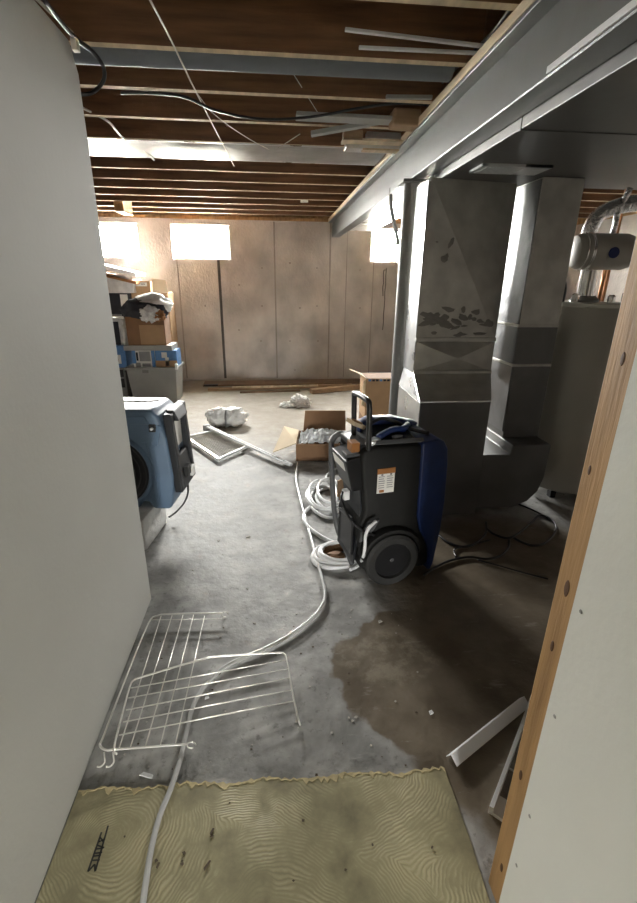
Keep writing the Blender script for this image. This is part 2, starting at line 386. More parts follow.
for i, (a, b) in enumerate(LWIN): window(4+i, a, b, 'y', XL-.1, label='basement window in the outer left wall, out of view' + (' nearer the camera' if i == 0 else ' nearer the corner'))
window(6, FILL_WIN[0], FILL_WIN[1], 'x', YF-.2, FILL_WIN[2], FILL_WIN[3], label='unseen low window added behind the camera for foreground light')
# outdoor ground round the house
go = MB().box(-14, 14, YB+.2, 20, 1.4, 1.5).box(-14, XL-.2, -14, YB+.2, 1.4, 1.5)
struct('ground_outside', go, 'ground', label='ground outside the basement windows', cat='ground')
struct('ground_front', MB().box(-14, 14, -20, YF-.2, -.2, -.1), 'ground_dark', label='added dark ground outside the fill window, unseen behind the camera', cat='ground')  # added ground, kept dark so less light bounces onto the walls
# ceiling: subfloor and joists
JH, JT = 0.235, 0.038
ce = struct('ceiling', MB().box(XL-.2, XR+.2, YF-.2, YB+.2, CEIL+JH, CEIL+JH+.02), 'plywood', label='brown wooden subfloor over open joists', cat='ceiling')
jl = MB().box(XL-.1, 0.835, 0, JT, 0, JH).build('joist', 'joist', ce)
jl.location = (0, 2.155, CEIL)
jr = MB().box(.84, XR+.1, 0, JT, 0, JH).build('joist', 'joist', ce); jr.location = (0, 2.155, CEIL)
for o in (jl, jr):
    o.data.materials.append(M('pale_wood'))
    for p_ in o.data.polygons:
        if p_.normal.z < -.9: p_.material_index = 1  # paler undersides put the floor's bounce light into the wood colour
for k in range(-13, 12):
    if k == 0: continue
    y = 2.155+.410*k
    for s_ in (jl, jr):
        if s_ is jr and k < 0: continue
        c = s_.copy(); COL.objects.link(c); c.parent = ce; c.location = (0, y, CEIL)
MB().box(XL-.2, XR+.2, YB, YB+.16, CEIL-.04, CEIL).build('sill_plate', 'pine', ce)
MB().box(XL-.2, XR+.2, YB+.10, YB+.16, CEIL, CEIL+JH).build('rim_joist', 'pine', ce)
MB().box(XL-.2, XR+.2, YF-.16, YF, CEIL-.04, CEIL+JH).build('rim_joist', 'pine', ce)
for x in (XL-.16, XR): MB().box(x, x+.16, YF, YB+.16, CEIL-.04, CEIL+JH).build('rim_joist', 'pine', ce)
# bridging blocks
for px, py, k in ((118, 210, 9),):
    y = 2.155+.410*k; p = aty(px, py, y)
    MB().box(p.x-.05, p.x+.05, y+JT, y+.41, CEIL-.10, CEIL+.1).build('blocking', 'pine', ce)
# partition wall left of the passage
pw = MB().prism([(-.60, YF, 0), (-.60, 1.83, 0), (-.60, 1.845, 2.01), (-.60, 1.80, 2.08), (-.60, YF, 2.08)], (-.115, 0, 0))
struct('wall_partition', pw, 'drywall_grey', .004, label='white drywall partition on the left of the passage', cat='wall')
# right partition: drywall and the bare end stud
XD = 0.488
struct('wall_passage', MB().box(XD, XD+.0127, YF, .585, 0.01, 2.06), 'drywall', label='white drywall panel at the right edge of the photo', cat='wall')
st = thing('wall_stud', 'bare pine stud with dark knots at the edge of the right drywall', 'stud', (XD+.058, .634, 0))
MB().box(-.045, .045, -.045, .019, 0, 2.06).build('post', 'pine', st, .003)
for z, y, s_ in ((1.30, -.012, .006), (0.90, -.010, .010), (.77, -.008, .007), (.42, -.006, .008), (.12, -.015, .008), (1.12, .002, .005)):
    o = MB().lathe([(1, 0), (.8, .0012), (.2, .0016)], (0, 0, 0), (-1, 0, 0), 12).build('knot', 'knot', st)
    o.location = (-.0445, y, z); o.scale = (1, s_*.75, s_*1.9)
for y, z in ((.565, .90), (.563, .67), (.561, .40), (.562, .24)):
    o = MB().lathe([(.004, 0), (.003, .0012)], (0, 0, 0), (-1, 0, 0), 10).build('screw', 'grime', bpy.data.objects['wall_passage']); o.location = (XD, y, z)
# ---- steel beam, column
BX = .835
bm_ = thing('steel_beam', 'grey steel beam running away under the joists', 'beam', (BX, 3, 1.985))
MB().box(0, .012, -4.5, 3.96, 0, .176).box(-.055, .068, -4.5, 3.96, .176, .190).box(0.002, .10, -4.5, 3.96, -.002, .012).build('beam_section', 'beam_grey', bm_, .002)
MB().box(-.058, .07, -4.5, 3.96, .190, .226).build('wood_plate', 'pale_wood', bm_, .002, label='pale wood plate on top of the beam')
b0 = fl(539, 74, 1.99); 
MB().box(-.006, .0, -4.5, b0.y-3, .006, .024).build('edge_strip', 'white_trim', bm_, .001, label='white strip along the near bottom edge of the beam')
MB().tube([aty(430, 102, 2.75)+Vector((-.0, 0, .03))-Vector(bm_.location), aty(463, 66, 2.35)-Vector(bm_.location)+Vector((-.02, 0, .0)), aty(490, 35, 2.0)-Vector(bm_.location), aty(517, 0, 1.76)-Vector(bm_.location)+Vector((0, 0, .0)), (-.11, -2, .24)], .006, 6, 6).build('cable', 'black', bm_)
cl = thing('steel_column', 'round grey steel post holding up the beam beside the ducts', 'column', (.857, 3.12, 0))
MB().lathe([(.048, .01), (.048, 1.965)], (0, 0, 0), seg=24).build('shaft', 'column_grey', cl, smooth='auto')
MB().box(-.07, .07, -.07, .07, 1.965, 1.982).build('cap_plate', 'column_grey', cl, .002)
MB().box(-.08, .08, -.08, .08, 0, .01).build('base_plate', 'column_grey', cl)
# concrete stain under the beam pocket
# ================================================================== DUCTS, FURNACE, WATER HEATER
tr = thing('duct_trunk', 'wide dark sheet-metal trunk duct overhead at right of the beam', 'duct', (1.6, 1.0, 1.945))
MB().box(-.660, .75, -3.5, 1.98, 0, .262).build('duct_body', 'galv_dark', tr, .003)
for y in (-.2, .95): MB().box(-.662, .752, y, y+.02, -.004, .262).build('seam_strip', 'galv_dark', tr, .001)
rg = thing('air_register', 'pale louvred air register in the underside of the trunk duct', 'register')
c = [fl(470, 170, 1.92), fl(485, 163, 1.92), fl(548, 167, 1.92), fl(530, 175, 1.92)]
rx0, rx1 = 1.02, 1.375; ry0, ry1 = 2.46, 2.63
MB().box(rx0, rx1, ry0, ry0+.016, 1.933, 1.945).box(rx0, rx1, ry1-.016, ry1, 1.933, 1.945).box(rx0, rx0+.02, ry0, ry1, 1.933, 1.945).box(rx1-.14, rx1, ry0, ry1, 1.933, 1.945).build('register_frame', 'frame_white', rg, .001)
for i in range(12):
    x = rx0+.03+i*.0165
    MB().box(x, x+.005, ry0+.016, ry1-.016, 1.930, 1.945).build('slat', 'frame_white', rg)
rebase(rg, ((rx0+rx1)/2, (ry0+ry1)/2, 1.930))
# far duct beyond the column
MB().box(.975, 1.32, 3.35, 6.55, 2.03, 2.205).build('branch_duct', 'galv_bright', None, .003, label='bright foil-like branch duct above the far window behind the column', cat='duct')
MB().tube([aty(391, 188, 3.6), aty(391, 205, 3.6), aty(394, 222, 3.62), aty(399, 245, 3.62)], .014, 8, 4).build('hanging_strap', 'column_grey', None, label='grey strap hanging below the bright branch duct near the column', cat='strap')
# furnace
fu = thing('furnace', 'dark grey metal furnace cabinet behind the dehumidifier', 'furnace')
FX0, FX1, FY0, FY1 = .842, 1.27, 2.53, 3.03
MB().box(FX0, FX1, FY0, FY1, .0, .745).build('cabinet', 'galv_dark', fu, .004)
YP = 2.80
MB().hexa([(FX0, FY0, .747), (FX1, FY0, .747), (1.375, YP, .86), (.868, YP, .86), (FX0, FY0+.001, .752), (FX1, FY0+.001, .752), (1.375, YP, .87), (.868, YP, .87)]).build('sloped_top', 'galv', fu)
MB().prism([(FX0, FY0, .745), (.868, YP, .865), (.868, FY1, .865), (FX0, FY1, .745)], (.006, 0, 0)).build('side_flashing', 'galv_bright', fu)
MB().box(FX0-.004, FX0, FY0+.005, FY1-.02, .02, .74).build('side_panel', 'galv_bright', fu)  # brighter metal than the cabinet puts window light into this side
MB().tube([(FX0-.004, FY0, .75), (.866, YP-.005, .866)], .006, 6).build('bright_edge', 'galv_bright', fu)
rebase(fu, (1.05, 2.84, 0))
pn = thing('supply_plenum', 'galvanized plenum with diagonal crease and grime rising above the furnace', 'plenum')
PX0, PX1, PYb = .868, 1.372, 3.03
zt, zm, zb = 1.943, 1.075, .868
# front skin, bent along the diagonal; the upper right corner bulges
mb = MB(); v = [mb.bm.verts.new(q) for q in ((PX0+.01, YP, zt), (PX1+.045, YP+.09, zt), (PX1, YP, zm+.01), (PX0, YP, zm+.01))]
mb.bm.faces.new((v[0], v[3], v[2])); mb.bm.faces.new((v[0], v[2], v[1])); mb.build('front_panel', 'galv', pn)
mb = MB(); q = [(PX0, YP, zm-.015), (PX1, YP, zm-.015), (PX1, YP, zb+.01), (PX0, YP, zb+.01), ((PX0+PX1)/2+.01, YP-.04, (zm+zb)/2-.01)]
v = [mb.bm.verts.new(p) for p in q]
for i in range(4): mb.bm.faces.new((v[i], v[(i+1) % 4], v[4]))
mb.build('cross_broken_panel', 'galv', pn)
MB().box(PX0+.002, PX1-.002, YP+.095, PYb, zb, zt).build('casing', 'galv', pn)
MB().box(PX0-.004, PX0+.001, YP+.004, PYb, zb, zt-.01).build('side_panel', 'galv_bright', pn)  # brighter metal again stands for light on the left face
for z in (zm, zb+.004): MB().box(PX0-.004, PX1+.002, YP-.012, YP+.004, z-.012, z+.01).build('flange', 'galv', pn, .002)
rebase(pn, (1.12, 3.0, zb))
gs = [(451, 243, .012, .028, .5), (444, 259, .020, .018, .3), (447, 256, .010, .014, 0), (437, 242, .008, .004, 0)]
for i in range(34):
    gs.append((random.uniform(424, 492), random.gauss(323, 6), random.uniform(.012, .05), random.uniform(.006, .02), random.uniform(-.4, .4)))
for i, (px, py, sx, sz, ro) in enumerate(gs):
    o = MB().blob((0, 0, 0), (sx, .0008, sz), .7, 2.2, 2, i+40).build('grime_patch', 'grime', pn); o.rotation_euler = (0, ro, 0)
    o.location = aty(px, py, YP-.002)-Vector(pn.location)
rd = thing('return_duct', 'tall dark return duct with bright left side between plenum and water heater', 'duct')
RX0, RX1, RY0, RY1 = 1.462, 1.705, 2.70, 3.25
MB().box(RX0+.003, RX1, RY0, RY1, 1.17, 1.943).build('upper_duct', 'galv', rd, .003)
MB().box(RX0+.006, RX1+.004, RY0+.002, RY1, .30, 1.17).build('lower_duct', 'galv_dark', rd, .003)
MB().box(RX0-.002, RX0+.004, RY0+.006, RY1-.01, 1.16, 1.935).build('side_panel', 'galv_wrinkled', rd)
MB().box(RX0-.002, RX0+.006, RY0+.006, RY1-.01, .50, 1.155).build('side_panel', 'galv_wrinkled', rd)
for z in (1.165, .93): MB().box(RX0-.006, RX1+.004, RY0-.004, RY1, z-.008, z+.008).build('flange', 'galv', rd, .002)
MB().prism([(FX1+.003, 2.545, .03), (1.52, 2.545, .03), (1.62, 2.545, .07), (1.68, 2.545, .14), (1.705, 2.545, .24), (1.712, 2.545, .46), (1.462, 2.545, .46), (1.45, 2.545, .40), (FX1+.003, 2.545, .40)], (0, .42, 0)).build('boot', 'galv_dark', rd, .006)
rebase(rd, (1.58, 2.83, .03))
# water heater
wh = thing('water_heater', 'tall grey water heater tank with vent drum on top', 'water heater', (2.06, 2.88, 0))
MB().lathe([(.24, .06), (.268, .075), (.27, 1.27), (.262, 1.288), (.10, 1.298)], (0, 0, 0), seg=48).build('tank', 'tank_grey', wh, smooth='auto')
for a in (0.6, 2.3, 3.9, 5.4): MB().box(-.02, .02, -.02, .02, 0, .065, Matrix.Translation((.2*math.cos(a), .2*math.sin(a), 0))).build('foot', 'black', wh)
MB().lathe([(.265, 1.270), (.274, 1.274), (.274, 1.292), (.265, 1.296)], (0, 0, 0), seg=48).build('top_rim', 'galv', wh, smooth='auto')
MB().lathe([(.05, 1.29), (.05, 1.50)], (-.10, 0, 0), seg=20).build('flue_pipe', 'chrome', wh, smooth='auto')
MB().lathe([(.085, 1.295), (.085, 1.31), (.06, 1.335)], (-.10, 0, 0), seg=20).build('flue_collar', 'galv_dark', wh, smooth='auto')
dr = MB().lathe([(.05, 0), (.085, .008), (.098, .03), (.10, .06), (.10, .30), (.09, .33), (.05, .345)], (-.275, -.06, 1.585), (1, -.12, 0), 32).build('vent_drum', 'tank_grey', wh, smooth='auto')
for h in (.045, .075, .085): MB().lathe([(.1005, h), (.104, h+.003), (.1005, h+.008)], (-.275, -.06, 1.585), (1, -.12, 0), 32).build('band', 'chrome', dr, smooth='auto')
MB().lathe([(.030, 0), (.030, .012), (.026, .014)], Vector((-.275, -.06, 1.585))+Vector((1, -.12, 0)).normalized()*.19+Vector((-.119, -.98, -.10)).normalized()*.092, (-.119, -.98, -.10), 24).build('round_badge', 'blue_dot', dr, label='dark blue round badge')
MB().tube([(.0, .0, 1.29), (.0, .0, 1.52)], .012, 8).build('copper_pipe', 'copper', wh, smooth=True)
MB().tube([(-.23, .02, 1.29), (-.23, .02, 1.38), (-.25, .03, 1.50), (-.24, .02, 1.93)], .012, 8, 4).build('black_pipe', 'black', wh, smooth=True)
MB().tube([(.07, .06, 1.29), (.07, .06, 1.94)], .010, 8).build('copper_pipe', 'copper', wh, smooth=True)
MB().tube([(-.14, .02, 1.66), (-.13, .02, 1.74), (-.09, .02, 1.80), (.0, .0, 1.84), (.14, -.02, 1.86), (.34, -.02, 1.87)], .045, 12, 5).build('flexible_vent', 'foil', wh, smooth=True)
MB().tube([(-.02, -.02, 1.66), (-.01, -.02, 1.73), (-.01, -.02, 1.80), (.02, -.04, 1.93)], .017, 10, 5).build('foil_pipe', 'foil', wh, smooth=True)
for a, b_, h in ((-.20, -.06, .05), (-.02, -.14, .045), (.10, -.10, .06), (.16, -.06, .04)):
    MB().lathe([(.022, 1.29), (.022, 1.29+h), (.012, 1.30+h)], (a, b_, 0), seg=12).build('fitting', 'chrome', wh, smooth='auto')
MB().tube([(.10, -.10, 1.67), (.2, -.12, 1.68), (.27, -.1, 1.74), (.3, -.08, 1.82)], .004, 6, 5).build('thin_wire', 'cable_white', wh)
# ================================================================== CEILING ODDS AND ENDS
ps = thing('panned_sheet', 'bright silver sheet-metal pan under two joists', 'sheet metal')
mb = MB(); n = 60; y0, y1 = 2.155+.41*3+.01, 2.155+.41*4+.045
rows = []
for i in range(n+1):
    x = -3.4+(BX-.07+3.4)*i/n; row = []
    for j in range(7):
        t = j/6; row.append(mb.bm.verts.new((x, y0+(y1-y0)*t, CEIL-.004-.010*math.sin(math.pi*t)*(1+.6*math.sin(i*.45+1)+.4*math.sin(i*1.1)))))
    rows.append(row)
for A, B in zip(rows, rows[1:]):
    for j in range(6): mb.bm.faces.new((A[j], A[j+1], B[j+1], B[j]))
mb.build('pan', 'pan_metal', ps, smooth=True)
for y in (y0, y1-.015): MB().box(-3.4, BX-.07, y, y+.015, CEIL-.006, CEIL-.001).build('hem', 'galv_bright', ps)
rebase(ps, (-1, 3.6, CEIL-.02))
MB().tube([(-2.2, 2.325, 2.262), (BX-.07, 2.30, 2.262)], .062, 18).build('drain_pipe', 'pipe_grey', None, smooth='auto', label='long grey pipe running behind the nearest joist', cat='pipe')
def slat(name, p0, p1, w, h, m, label, cat, ax='z'):
    p0, p1 = Vector(p0), Vector(p1); d = (p1-p0).normalized(); n_ = Vector((0, 0, 1)); s_ = d.cross(n_).normalized()*w/2; n2 = s_.cross(d).normalized()*h/2
    mb = MB().hexa([p0-s_-n2, p1-s_-n2, p1+s_-n2, p0+s_-n2, p0-s_+n2, p1-s_+n2, p1+s_+n2, p0+s_+n2])
    return mb.build(name, m, None, min(w, h)*.15, label=label, cat=cat)
slat('trim_strip', aty(345, 29.5, 2.07), aty(490, 47, 2.07), .014, .011, 'frame_white', 'upper of two white strips tucked against the near joist', 'strip')
slat('trim_strip', aty(359, 47.5, 2.12), aty(484, 53.5, 2.12), .014, .010, 'frame_white', 'lower of two white strips tucked against the near joist', 'strip')
slat('trim_strip', aty(386, 97, 2.54), aty(432, 97.5, 2.54), .02, .016, 'tote_grey', 'short grey strip on the second joist near the beam', 'strip')
slat('grey_board', aty(296, 116, 2.86)+Vector((0, 0, -.0)), aty(396, 121, 2.86), .10, .018, 'tote_grey', 'flat grey board laid level across the joists', 'board')
slat('grey_board', aty(311, 132, 3.00)+Vector((0, 0, -.01)), aty(396, 119, 2.95), .05, .022, 'tote_grey', 'slanting grey board below the level one by the joists', 'board')
slat('wood_block', aty(391, 119, 2.84), aty(418, 121, 2.84), .12, .075, 'wood_tan', 'rough brown wood block between joists beside the beam', 'block')
bs = thing('ledge_bundle', 'small wood ledge holding silver scraps under the joists by the beam', 'ledge')
def hz(px0, px1, py, Y, d, h, m, n_): 
    a, b_ = aty(px0, py, Y), aty(px1, py, Y)
    MB().box(a.x, b_.x, Y-d/2, Y+d/2, a.z-h/2, a.z+h/2).build(n_, m, bs, .002)
hz(342, 403, 141, 3.14, .10, .014, 'pale_wood', 'ledge_board'); hz(343, 362, 136, 3.12, .06, .05, 'wood_tan', 'wood_end')
hz(345, 398, 147, 3.22, .10, .030, 'galv_bright', 'metal_scrap'); hz(362, 398, 150, 3.20, .06, .012, 'pale_wood', 'ledge_board'); hz(366, 400, 136, 3.16, .05, .035, 'galv_bright', 'metal_scrap')
rebase(bs, (aty(372, 141, 3.14).x, 3.16, aty(372, 150, 3.2).z))
for c in bs.children: pass
slat('white_tag', aty(300.5, 203, 5.7)+Vector((0, 0, .03)), aty(308, 203, 5.7)+Vector((0, 0, .03)), .02, .05, 'paper', 'small white tag on a far joist', 'tag')
def wire(name, pts, r, m, label, cat='wire', sm=6): return MB().tube(pts, r, 6, sm).build(name, m, None, smooth=True, label=label, cat=cat)
wire('pull_string', [aty(150, 0, 1.72), aty(172, 42, 2.1), aty(200, 100, 2.55), aty(234, 166, 3.85)], .0035, 'cable_white', 'thin white string stretched from the near joist to the silver pan', 'string', 4)
wire('thin_wire', [aty(196, 92, 2.58), aty(212, 112, 2.75), aty(235, 130, 3.0), aty(262, 146, 3.4), aty(275, 149, 3.5), aty(300, 134, 3.1)], .0022, 'cable_white', 'fine wire looping below the middle joists', 'wire')
wire('thin_wire', [aty(294, 75, 2.45), aty(318, 113, 2.85)], .002, 'cable_white', 'short fine wire slanting above the level grey board', 'wire', 3)
wire('white_cable', [aty(78, 106, 2.9), aty(95, 114, 3.0), aty(110, 123, 3.05), aty(122, 137, 3.35), aty(135, 143, 3.5), aty(154, 160, 3.85)], .006, 'cable_white', 'white cable slanting down to the left end of the silver pan', 'cable')
wire('black_cable', [aty(121, 93, 2.585), aty(150, 93, 2.58), aty(185, 97, 2.56), aty(215, 110, 2.60), aty(260, 119, 2.75), aty(310, 117, 2.8), aty(360, 108, 2.7), aty(400, 103, 2.62), aty(428, 105, 2.7)], .007, 'black', 'black cable sagging below the second and third joists', 'cable')
wire('black_cable', [aty(44, 0, 1.62), aty(60, 21, 1.75), aty(76, 39, 1.87), aty(92, 51, 1.95), aty(103, 66, 2.0), aty(104, 79, 2.02), aty(97, 89, 2.02), aty(88, 94, 2.0), aty(70, 94, 2.0)], .007, 'black', 'black cable looping round the top end of the left partition', 'cable')
bk = thing('wire_clamp', 'small white wire clamp on the top corner of the left partition', 'clamp')
p = aty(75, 43, 1.86); MB().box(-.010, .010, -.012, .012, -.022, .012).build('clamp_body', 'cable_white', bk, .003); MB().tube([(0, -.01, .02), (-.06, -.12, .06)], .005, 6).build('clamp_strap', 'cable_white', bk); bk.location = p
# ================================================================== FLOOR COVERING IN FRONT
mb = MB(); xs = [-.597+i*(.49+.597)/120 for i in range(121)]
edge = []
for i, x in enumerate(xs):
    edge.append(.962-.030*(x+.6)/1.1+.004*math.sin(i*.23)+random.uniform(-.006, .006)*(1 if i % 3 else .2))
bot = [(-.597, YF+.01), (.484, YF+.01), (.484, .3), (.484, .57), (.492, .75)]
poly = [(x, edge[i], 0.001) for i, x in enumerate(xs)]
poly = poly+[(bx, by, 0.001) for bx, by in bot[::-1]]
mb.prism(poly, (0, 0, .003))
vy = mb.build('vinyl_underlay', 'vinyl', None, label='yellowed glue-streaked vinyl sheet on the floor in front', cat='flooring')
# peeled pale rim pieces along the torn edge
lo = [(x, edge[i]-.002-random.choice((.001, .003, .006, .012, .020))*random.random(), .0042) for i, x in enumerate(xs)]
MB().prism([(x, edge[i]+.001, .0042) for i, x in enumerate(xs)]+lo[::-1], (0, 0, .0015)).build('torn_rim', 'rim_pale', vy, label='pale torn rim of the vinyl sheet')
# black stamped marks on the sheet
def P2(zx, zy): return fl(70+zx*60/637, 820+zy*70/743, .0042)
def stroke(a, b_, w=.0035):
    A, B = P2(*a), P2(*b_); d = (B-A).normalized(); n_ = Vector((-d.y, d.x, 0))*w/2
    MB().prism([A-n_, B-n_, B+n_, A+n_], (0, 0, .0006)).build('stamp_mark', 'stamp', vy)
for a, b_ in (((190, 548), (335, 130)), ((268, 545), (405, 60)), ((192, 546), (262, 470)), ((262, 470), (268, 545)), ((228, 430), (315, 425)), ((245, 385), (328, 375)), ((262, 355), (342, 345)), ((275, 310), (352, 298)), ((290, 268), (362, 295)), ((300, 235), (368, 205)), ((318, 180), (352, 230))): stroke(a, b_, .0045 if a[1] > 440 else .0036)
# ================================================================== WIRE RACK
rk = thing('wire_rack', 'bent chrome wire rack of two barred panels lying by the left wall', 'rack')
ZA = .03; R_ = .0036; r_ = .0021
A = lambda x, y, z=ZA: fl(x, y, z)
pA = MB().tube([A(222, 613), A(215, 613), A(170, 614), A(157, 616), A(148, 624), A(125, 680), A(104, 735), A(100, 745), A(106, 750), A(120, 749), A(188, 744)], R_, 8, 4).build('side_panel_frame', 'wire_chrome', rk, smooth=True)
tops = [(161, 616), (172, 615.5), (183, 615), (193.5, 615), (204.5, 616)]; bots = [(130, 748), (145, 747.5), (160, 746.5), (175, 745.5), (119, 749)]
bots = [(119, 749), (130, 748.5), (145, 747.5), (160, 746.5), (175, 745.5)]
for t, b_ in zip(tops, bots): MB().tube([A(*t), A(*b_)], r_, 6).build('wire', 'wire_chrome', rk, smooth=True)
MB().tube([A(150, 620), A(222, 619)], r_, 6).build('wire', 'wire_chrome', rk, smooth=True)
for px, py in ((222, 613), (187, 744)):
    q = A(px, py); ring = [q+Vector((.012+.014*math.cos(a), .004, -.012+.014*math.sin(a))) for a in [i*math.pi/5 for i in range(9)]]
    MB().tube(ring, r_, 6).build('hook', 'wire_chrome', rk, smooth=True)
zl, zr = .060, .035
B = lambda x, y, t: fl(x, y, zl+(zr-zl)*t)
MB().tube([B(117, 754, 0), B(114, 748, 0), B(122, 715, 0), B(130, 686, 0), B(134, 680, .02), B(142, 677, .05), B(175, 667, .25), B(203, 659, .45), B(212, 657, .5), B(240, 655, .65), B(276, 653, .92), B(284, 654, .97), B(287, 661, .99), B(292, 690, 1), B(298, 718, 1), fl(300.5, 725, .006)], R_, 8, 4).build('front_panel_frame', 'wire_chrome', rk, smooth=True)
for (a, b_) in (((131, 688), (286.5, 660)), ((128, 698), (288, 669)), ((126, 710), (289.5, 678)), ((123, 722), (292, 690)), ((119, 735), (294, 701))):
    MB().tube([B(*a, 0), B(*b_, 1)], r_, 6).build('wire', 'wire_chrome', rk, smooth=True)
for px, py, sx in ((113, 752, 1), (104, 752, 1)):
    q = A(px, py); MB().tube([q, q+Vector((.004, -.01, -.006)), q+Vector((.006, -.02, -.018)), q+Vector((-.004, -.028, -.024)), q+Vector((-.014, -.03, -.02))], r_*1.2, 6, 4).build('hook', 'wire_chrome', rk, smooth=True)
rebase(rk, (-.3, 1.35, 0))
# ================================================================== HOSES AND CORDS
def floor_line(pts, z): return [fl(x, y, z) for x, y in pts]
hs = MB().tube(floor_line([(298, 462), (296, 478), (300, 498), (306, 520), (314, 550), (321, 575), (325, 592), (322, 606), (308, 622), (285, 638), (262, 650), (240, 659), (222, 669), (206, 684), (194, 704), (187, 730), (180, 760), (171, 788), (160, 815), (152, 845), (147, 875), (143, 903), (140, 940)], .014), .0082, 10, 6)
hs.build('drain_hose', 'hose_clear', None, smooth=True, label='long translucent hose winding down the floor to the front', cat='hose')
pts = []
for k in range(4):
    for i in range(16):
        a = 2*math.pi*i/16+.4*k; rr = 1+.05*math.sin(k*2.3+a*2)
        rr *= 1.04-.07*k; c0 = fl(337+k*1.2, 555-k*.5, .02); pts.append((c0.x+.128*rr*math.cos(a), c0.y+.105*rr*math.sin(a), .014+.007*k+.004*math.sin(a*3+k)))
lead = [tuple(fl(x, y, .014)) for x, y in ((311, 506), (305, 512), (304, 520), (312, 530), (330, 541), (350, 545))]
tail = [(0, 0, 0), tuple(aty(363, 557, 1.82)), tuple(aty(365, 546, 1.80)), tuple(aty(365.5, 536, 1.79)), tuple(aty(369, 528, 1.79)), tuple(aty(376, 521, 1.82))]
hc = thing('white_hose', 'white hose coiled in rings on the floor beside the dehumidifier', 'hose')
MB().tube(pts, .012, 8, 2).build('coil', 'hose', hc, smooth=True)
MB().tube(lead, .011, 8, 5).build('lead', 'hose', hc, smooth=True)
MB().tube([fl(350, 570, .02), fl(358, 566, .03)]+[Vector(t) for t in tail[1:]], .008, 8, 5).build('riser', 'hose', hc, smooth=True)
rebase(hc, tuple(fl(338, 555, 0)))
pts = []
for k in range(5):
    for i in range(14):
        a = 2*math.pi*i/14+.3*k
        c0 = fl(326+[0, 2, -1, 3, 1][k], 503-k*1.5, 0); pts.append((c0.x+(.11+.02*math.sin(3*k))*math.cos(a)+.035*math.sin(k*1.9), c0.y+(.20+.03*math.cos(2*k))*math.sin(a), .012+.009*k+.006*math.sin(a*2+k)))
wire('white_hose', pts, .0105, 'hose', 'loose pile of white hose loops behind the left wheel of the dehumidifier', 'hose', 2)
wire('white_hose', [fl(x, y, .012) for x, y in ((340, 466), (330, 472), (326, 478), (331, 483), (340, 484))], .009, 'hose', 'short white hose loop beside the open cardboard box', 'hose')
def cord(pts, label, r=.007): return wire('power_cord', floor_line(pts, .009), r, 'black', label, 'cord')
cord([(424, 575), (436, 567), (452, 560), (470, 557), (486, 559), (500, 556), (508, 548), (509, 540)], 'black cord leaving the base of the dehumidifier across the floor')
cord([(439, 535), (446, 541), (458, 546), (470, 546), (480, 540), (486, 532), (486, 522)], 'black cord curving behind the blue side of the dehumidifier')
cord([(456, 557), (455, 549), (470, 545), (490, 540)], 'short black cord crossing between two longer cords', .005)
cord([(486, 528), (494, 534), (508, 538), (520, 532), (532, 522), (540, 515), (552, 520), (556, 530), (545, 543), (530, 545), (514, 538)], 'black cord lying in a loop before the water heater')
cord([(478, 560), (500, 566), (525, 573), (548, 579)], 'thin dark cord stretched towards the pine stud', .004)
cord([(516, 503), (526, 507), (537, 512), (548, 518)], 'short black cord at the foot of the water heater', .006)
# ================================================================== DEHUMIDIFIER
ang = math.radians(12)
dh = thing('dehumidifier', 'dark grey and blue portable dehumidifier with black handle and big wheels', 'dehumidifier', (.543, 1.85, 0), ang)
def XZ(pts, y): return [(x, y, z) for x, z in pts]
body = [(-.140, .075), (.20, .03), (.235, .05), (.235, .70), (.02, .705), (-.10, .715), (-.155, .70), (-.165, .66), (-.135, .40), (-.165, .30)]
D0, D1 = .045, .335
MB().prism(XZ(body, D0), (0, D1-D0, 0)).build('body', 'deh_grey', dh, .018, 'auto', 3)
shell = [(.130, .715), (.205, .728), (.245, .715), (.268, .675), (.277, .60), (.284, .40), (.278, .24), (.256, .05), (.245, .015), (.225, .015), (.222, .10), (.205, .17), (.160, .26), (.140, .34)]
MB().prism(XZ(shell, D0-.012), (0, D1-D0+.024, 0)).build('blue_shell', 'deh_blue', dh, .014, 'auto', 3)
# recessed top: rim and blue basin
MB().prism([(-.10, D0+.03, .712), (.15, D0+.01, .712), (.15, D0+.025, .725), (-.10, D0+.045, .725)], (0, 0, .006)).build('top_rim', 'deh_light', dh, .003)
MB().prism(XZ([(-.09, .70), (.20, .70), (.24, .735), (.10, .775), (-.03, .78), (-.09, .755)], D1-.07), (0, .07, 0)).build('back_hood', 'deh_blue', dh, .012, 'auto')
MB().hexa([(-.08, D0+.05, .705), (.14, D0+.03, .705), (.14, D1-.06, .705), (-.08, D1-.06, .705), (-.07, D0+.06, .716), (.13, D0+.04, .716), (.13, D1-.07, .74), (-.07, D1-.07, .75)]).build('top_basin', 'am_dark', dh, .006)
MB().tube([(-.06, D0+.20, .745), (.02, D0+.22, .775), (.09, D0+.20, .76), (.15, D0+.14, .735), (.20, D0+.06, .735)], .009, 8, 5).build('top_cord', 'black', dh, smooth=True)
MB().tube([(-.05, D0+.08, .73), (.03, D0+.12, .745), (.10, D0+.13, .745), (.16, D0+.20, .74)], .016, 8, 5).build('top_strap', 'deh_blue', dh, smooth=True)
MB().blob((.04, D0+.07, .728), (.030, .016, .012), .3, 3, 2, 3).build('latch', 'deh_light', dh, smooth=True)
MB().box(-.05, .05, -.02, .02, -.006, .006, Matrix.Translation((-.085, D0+.06, .722))@Matrix.Rotation(.75, 4, 'Z')).build('white_clip', 'white_trim', dh, .003)
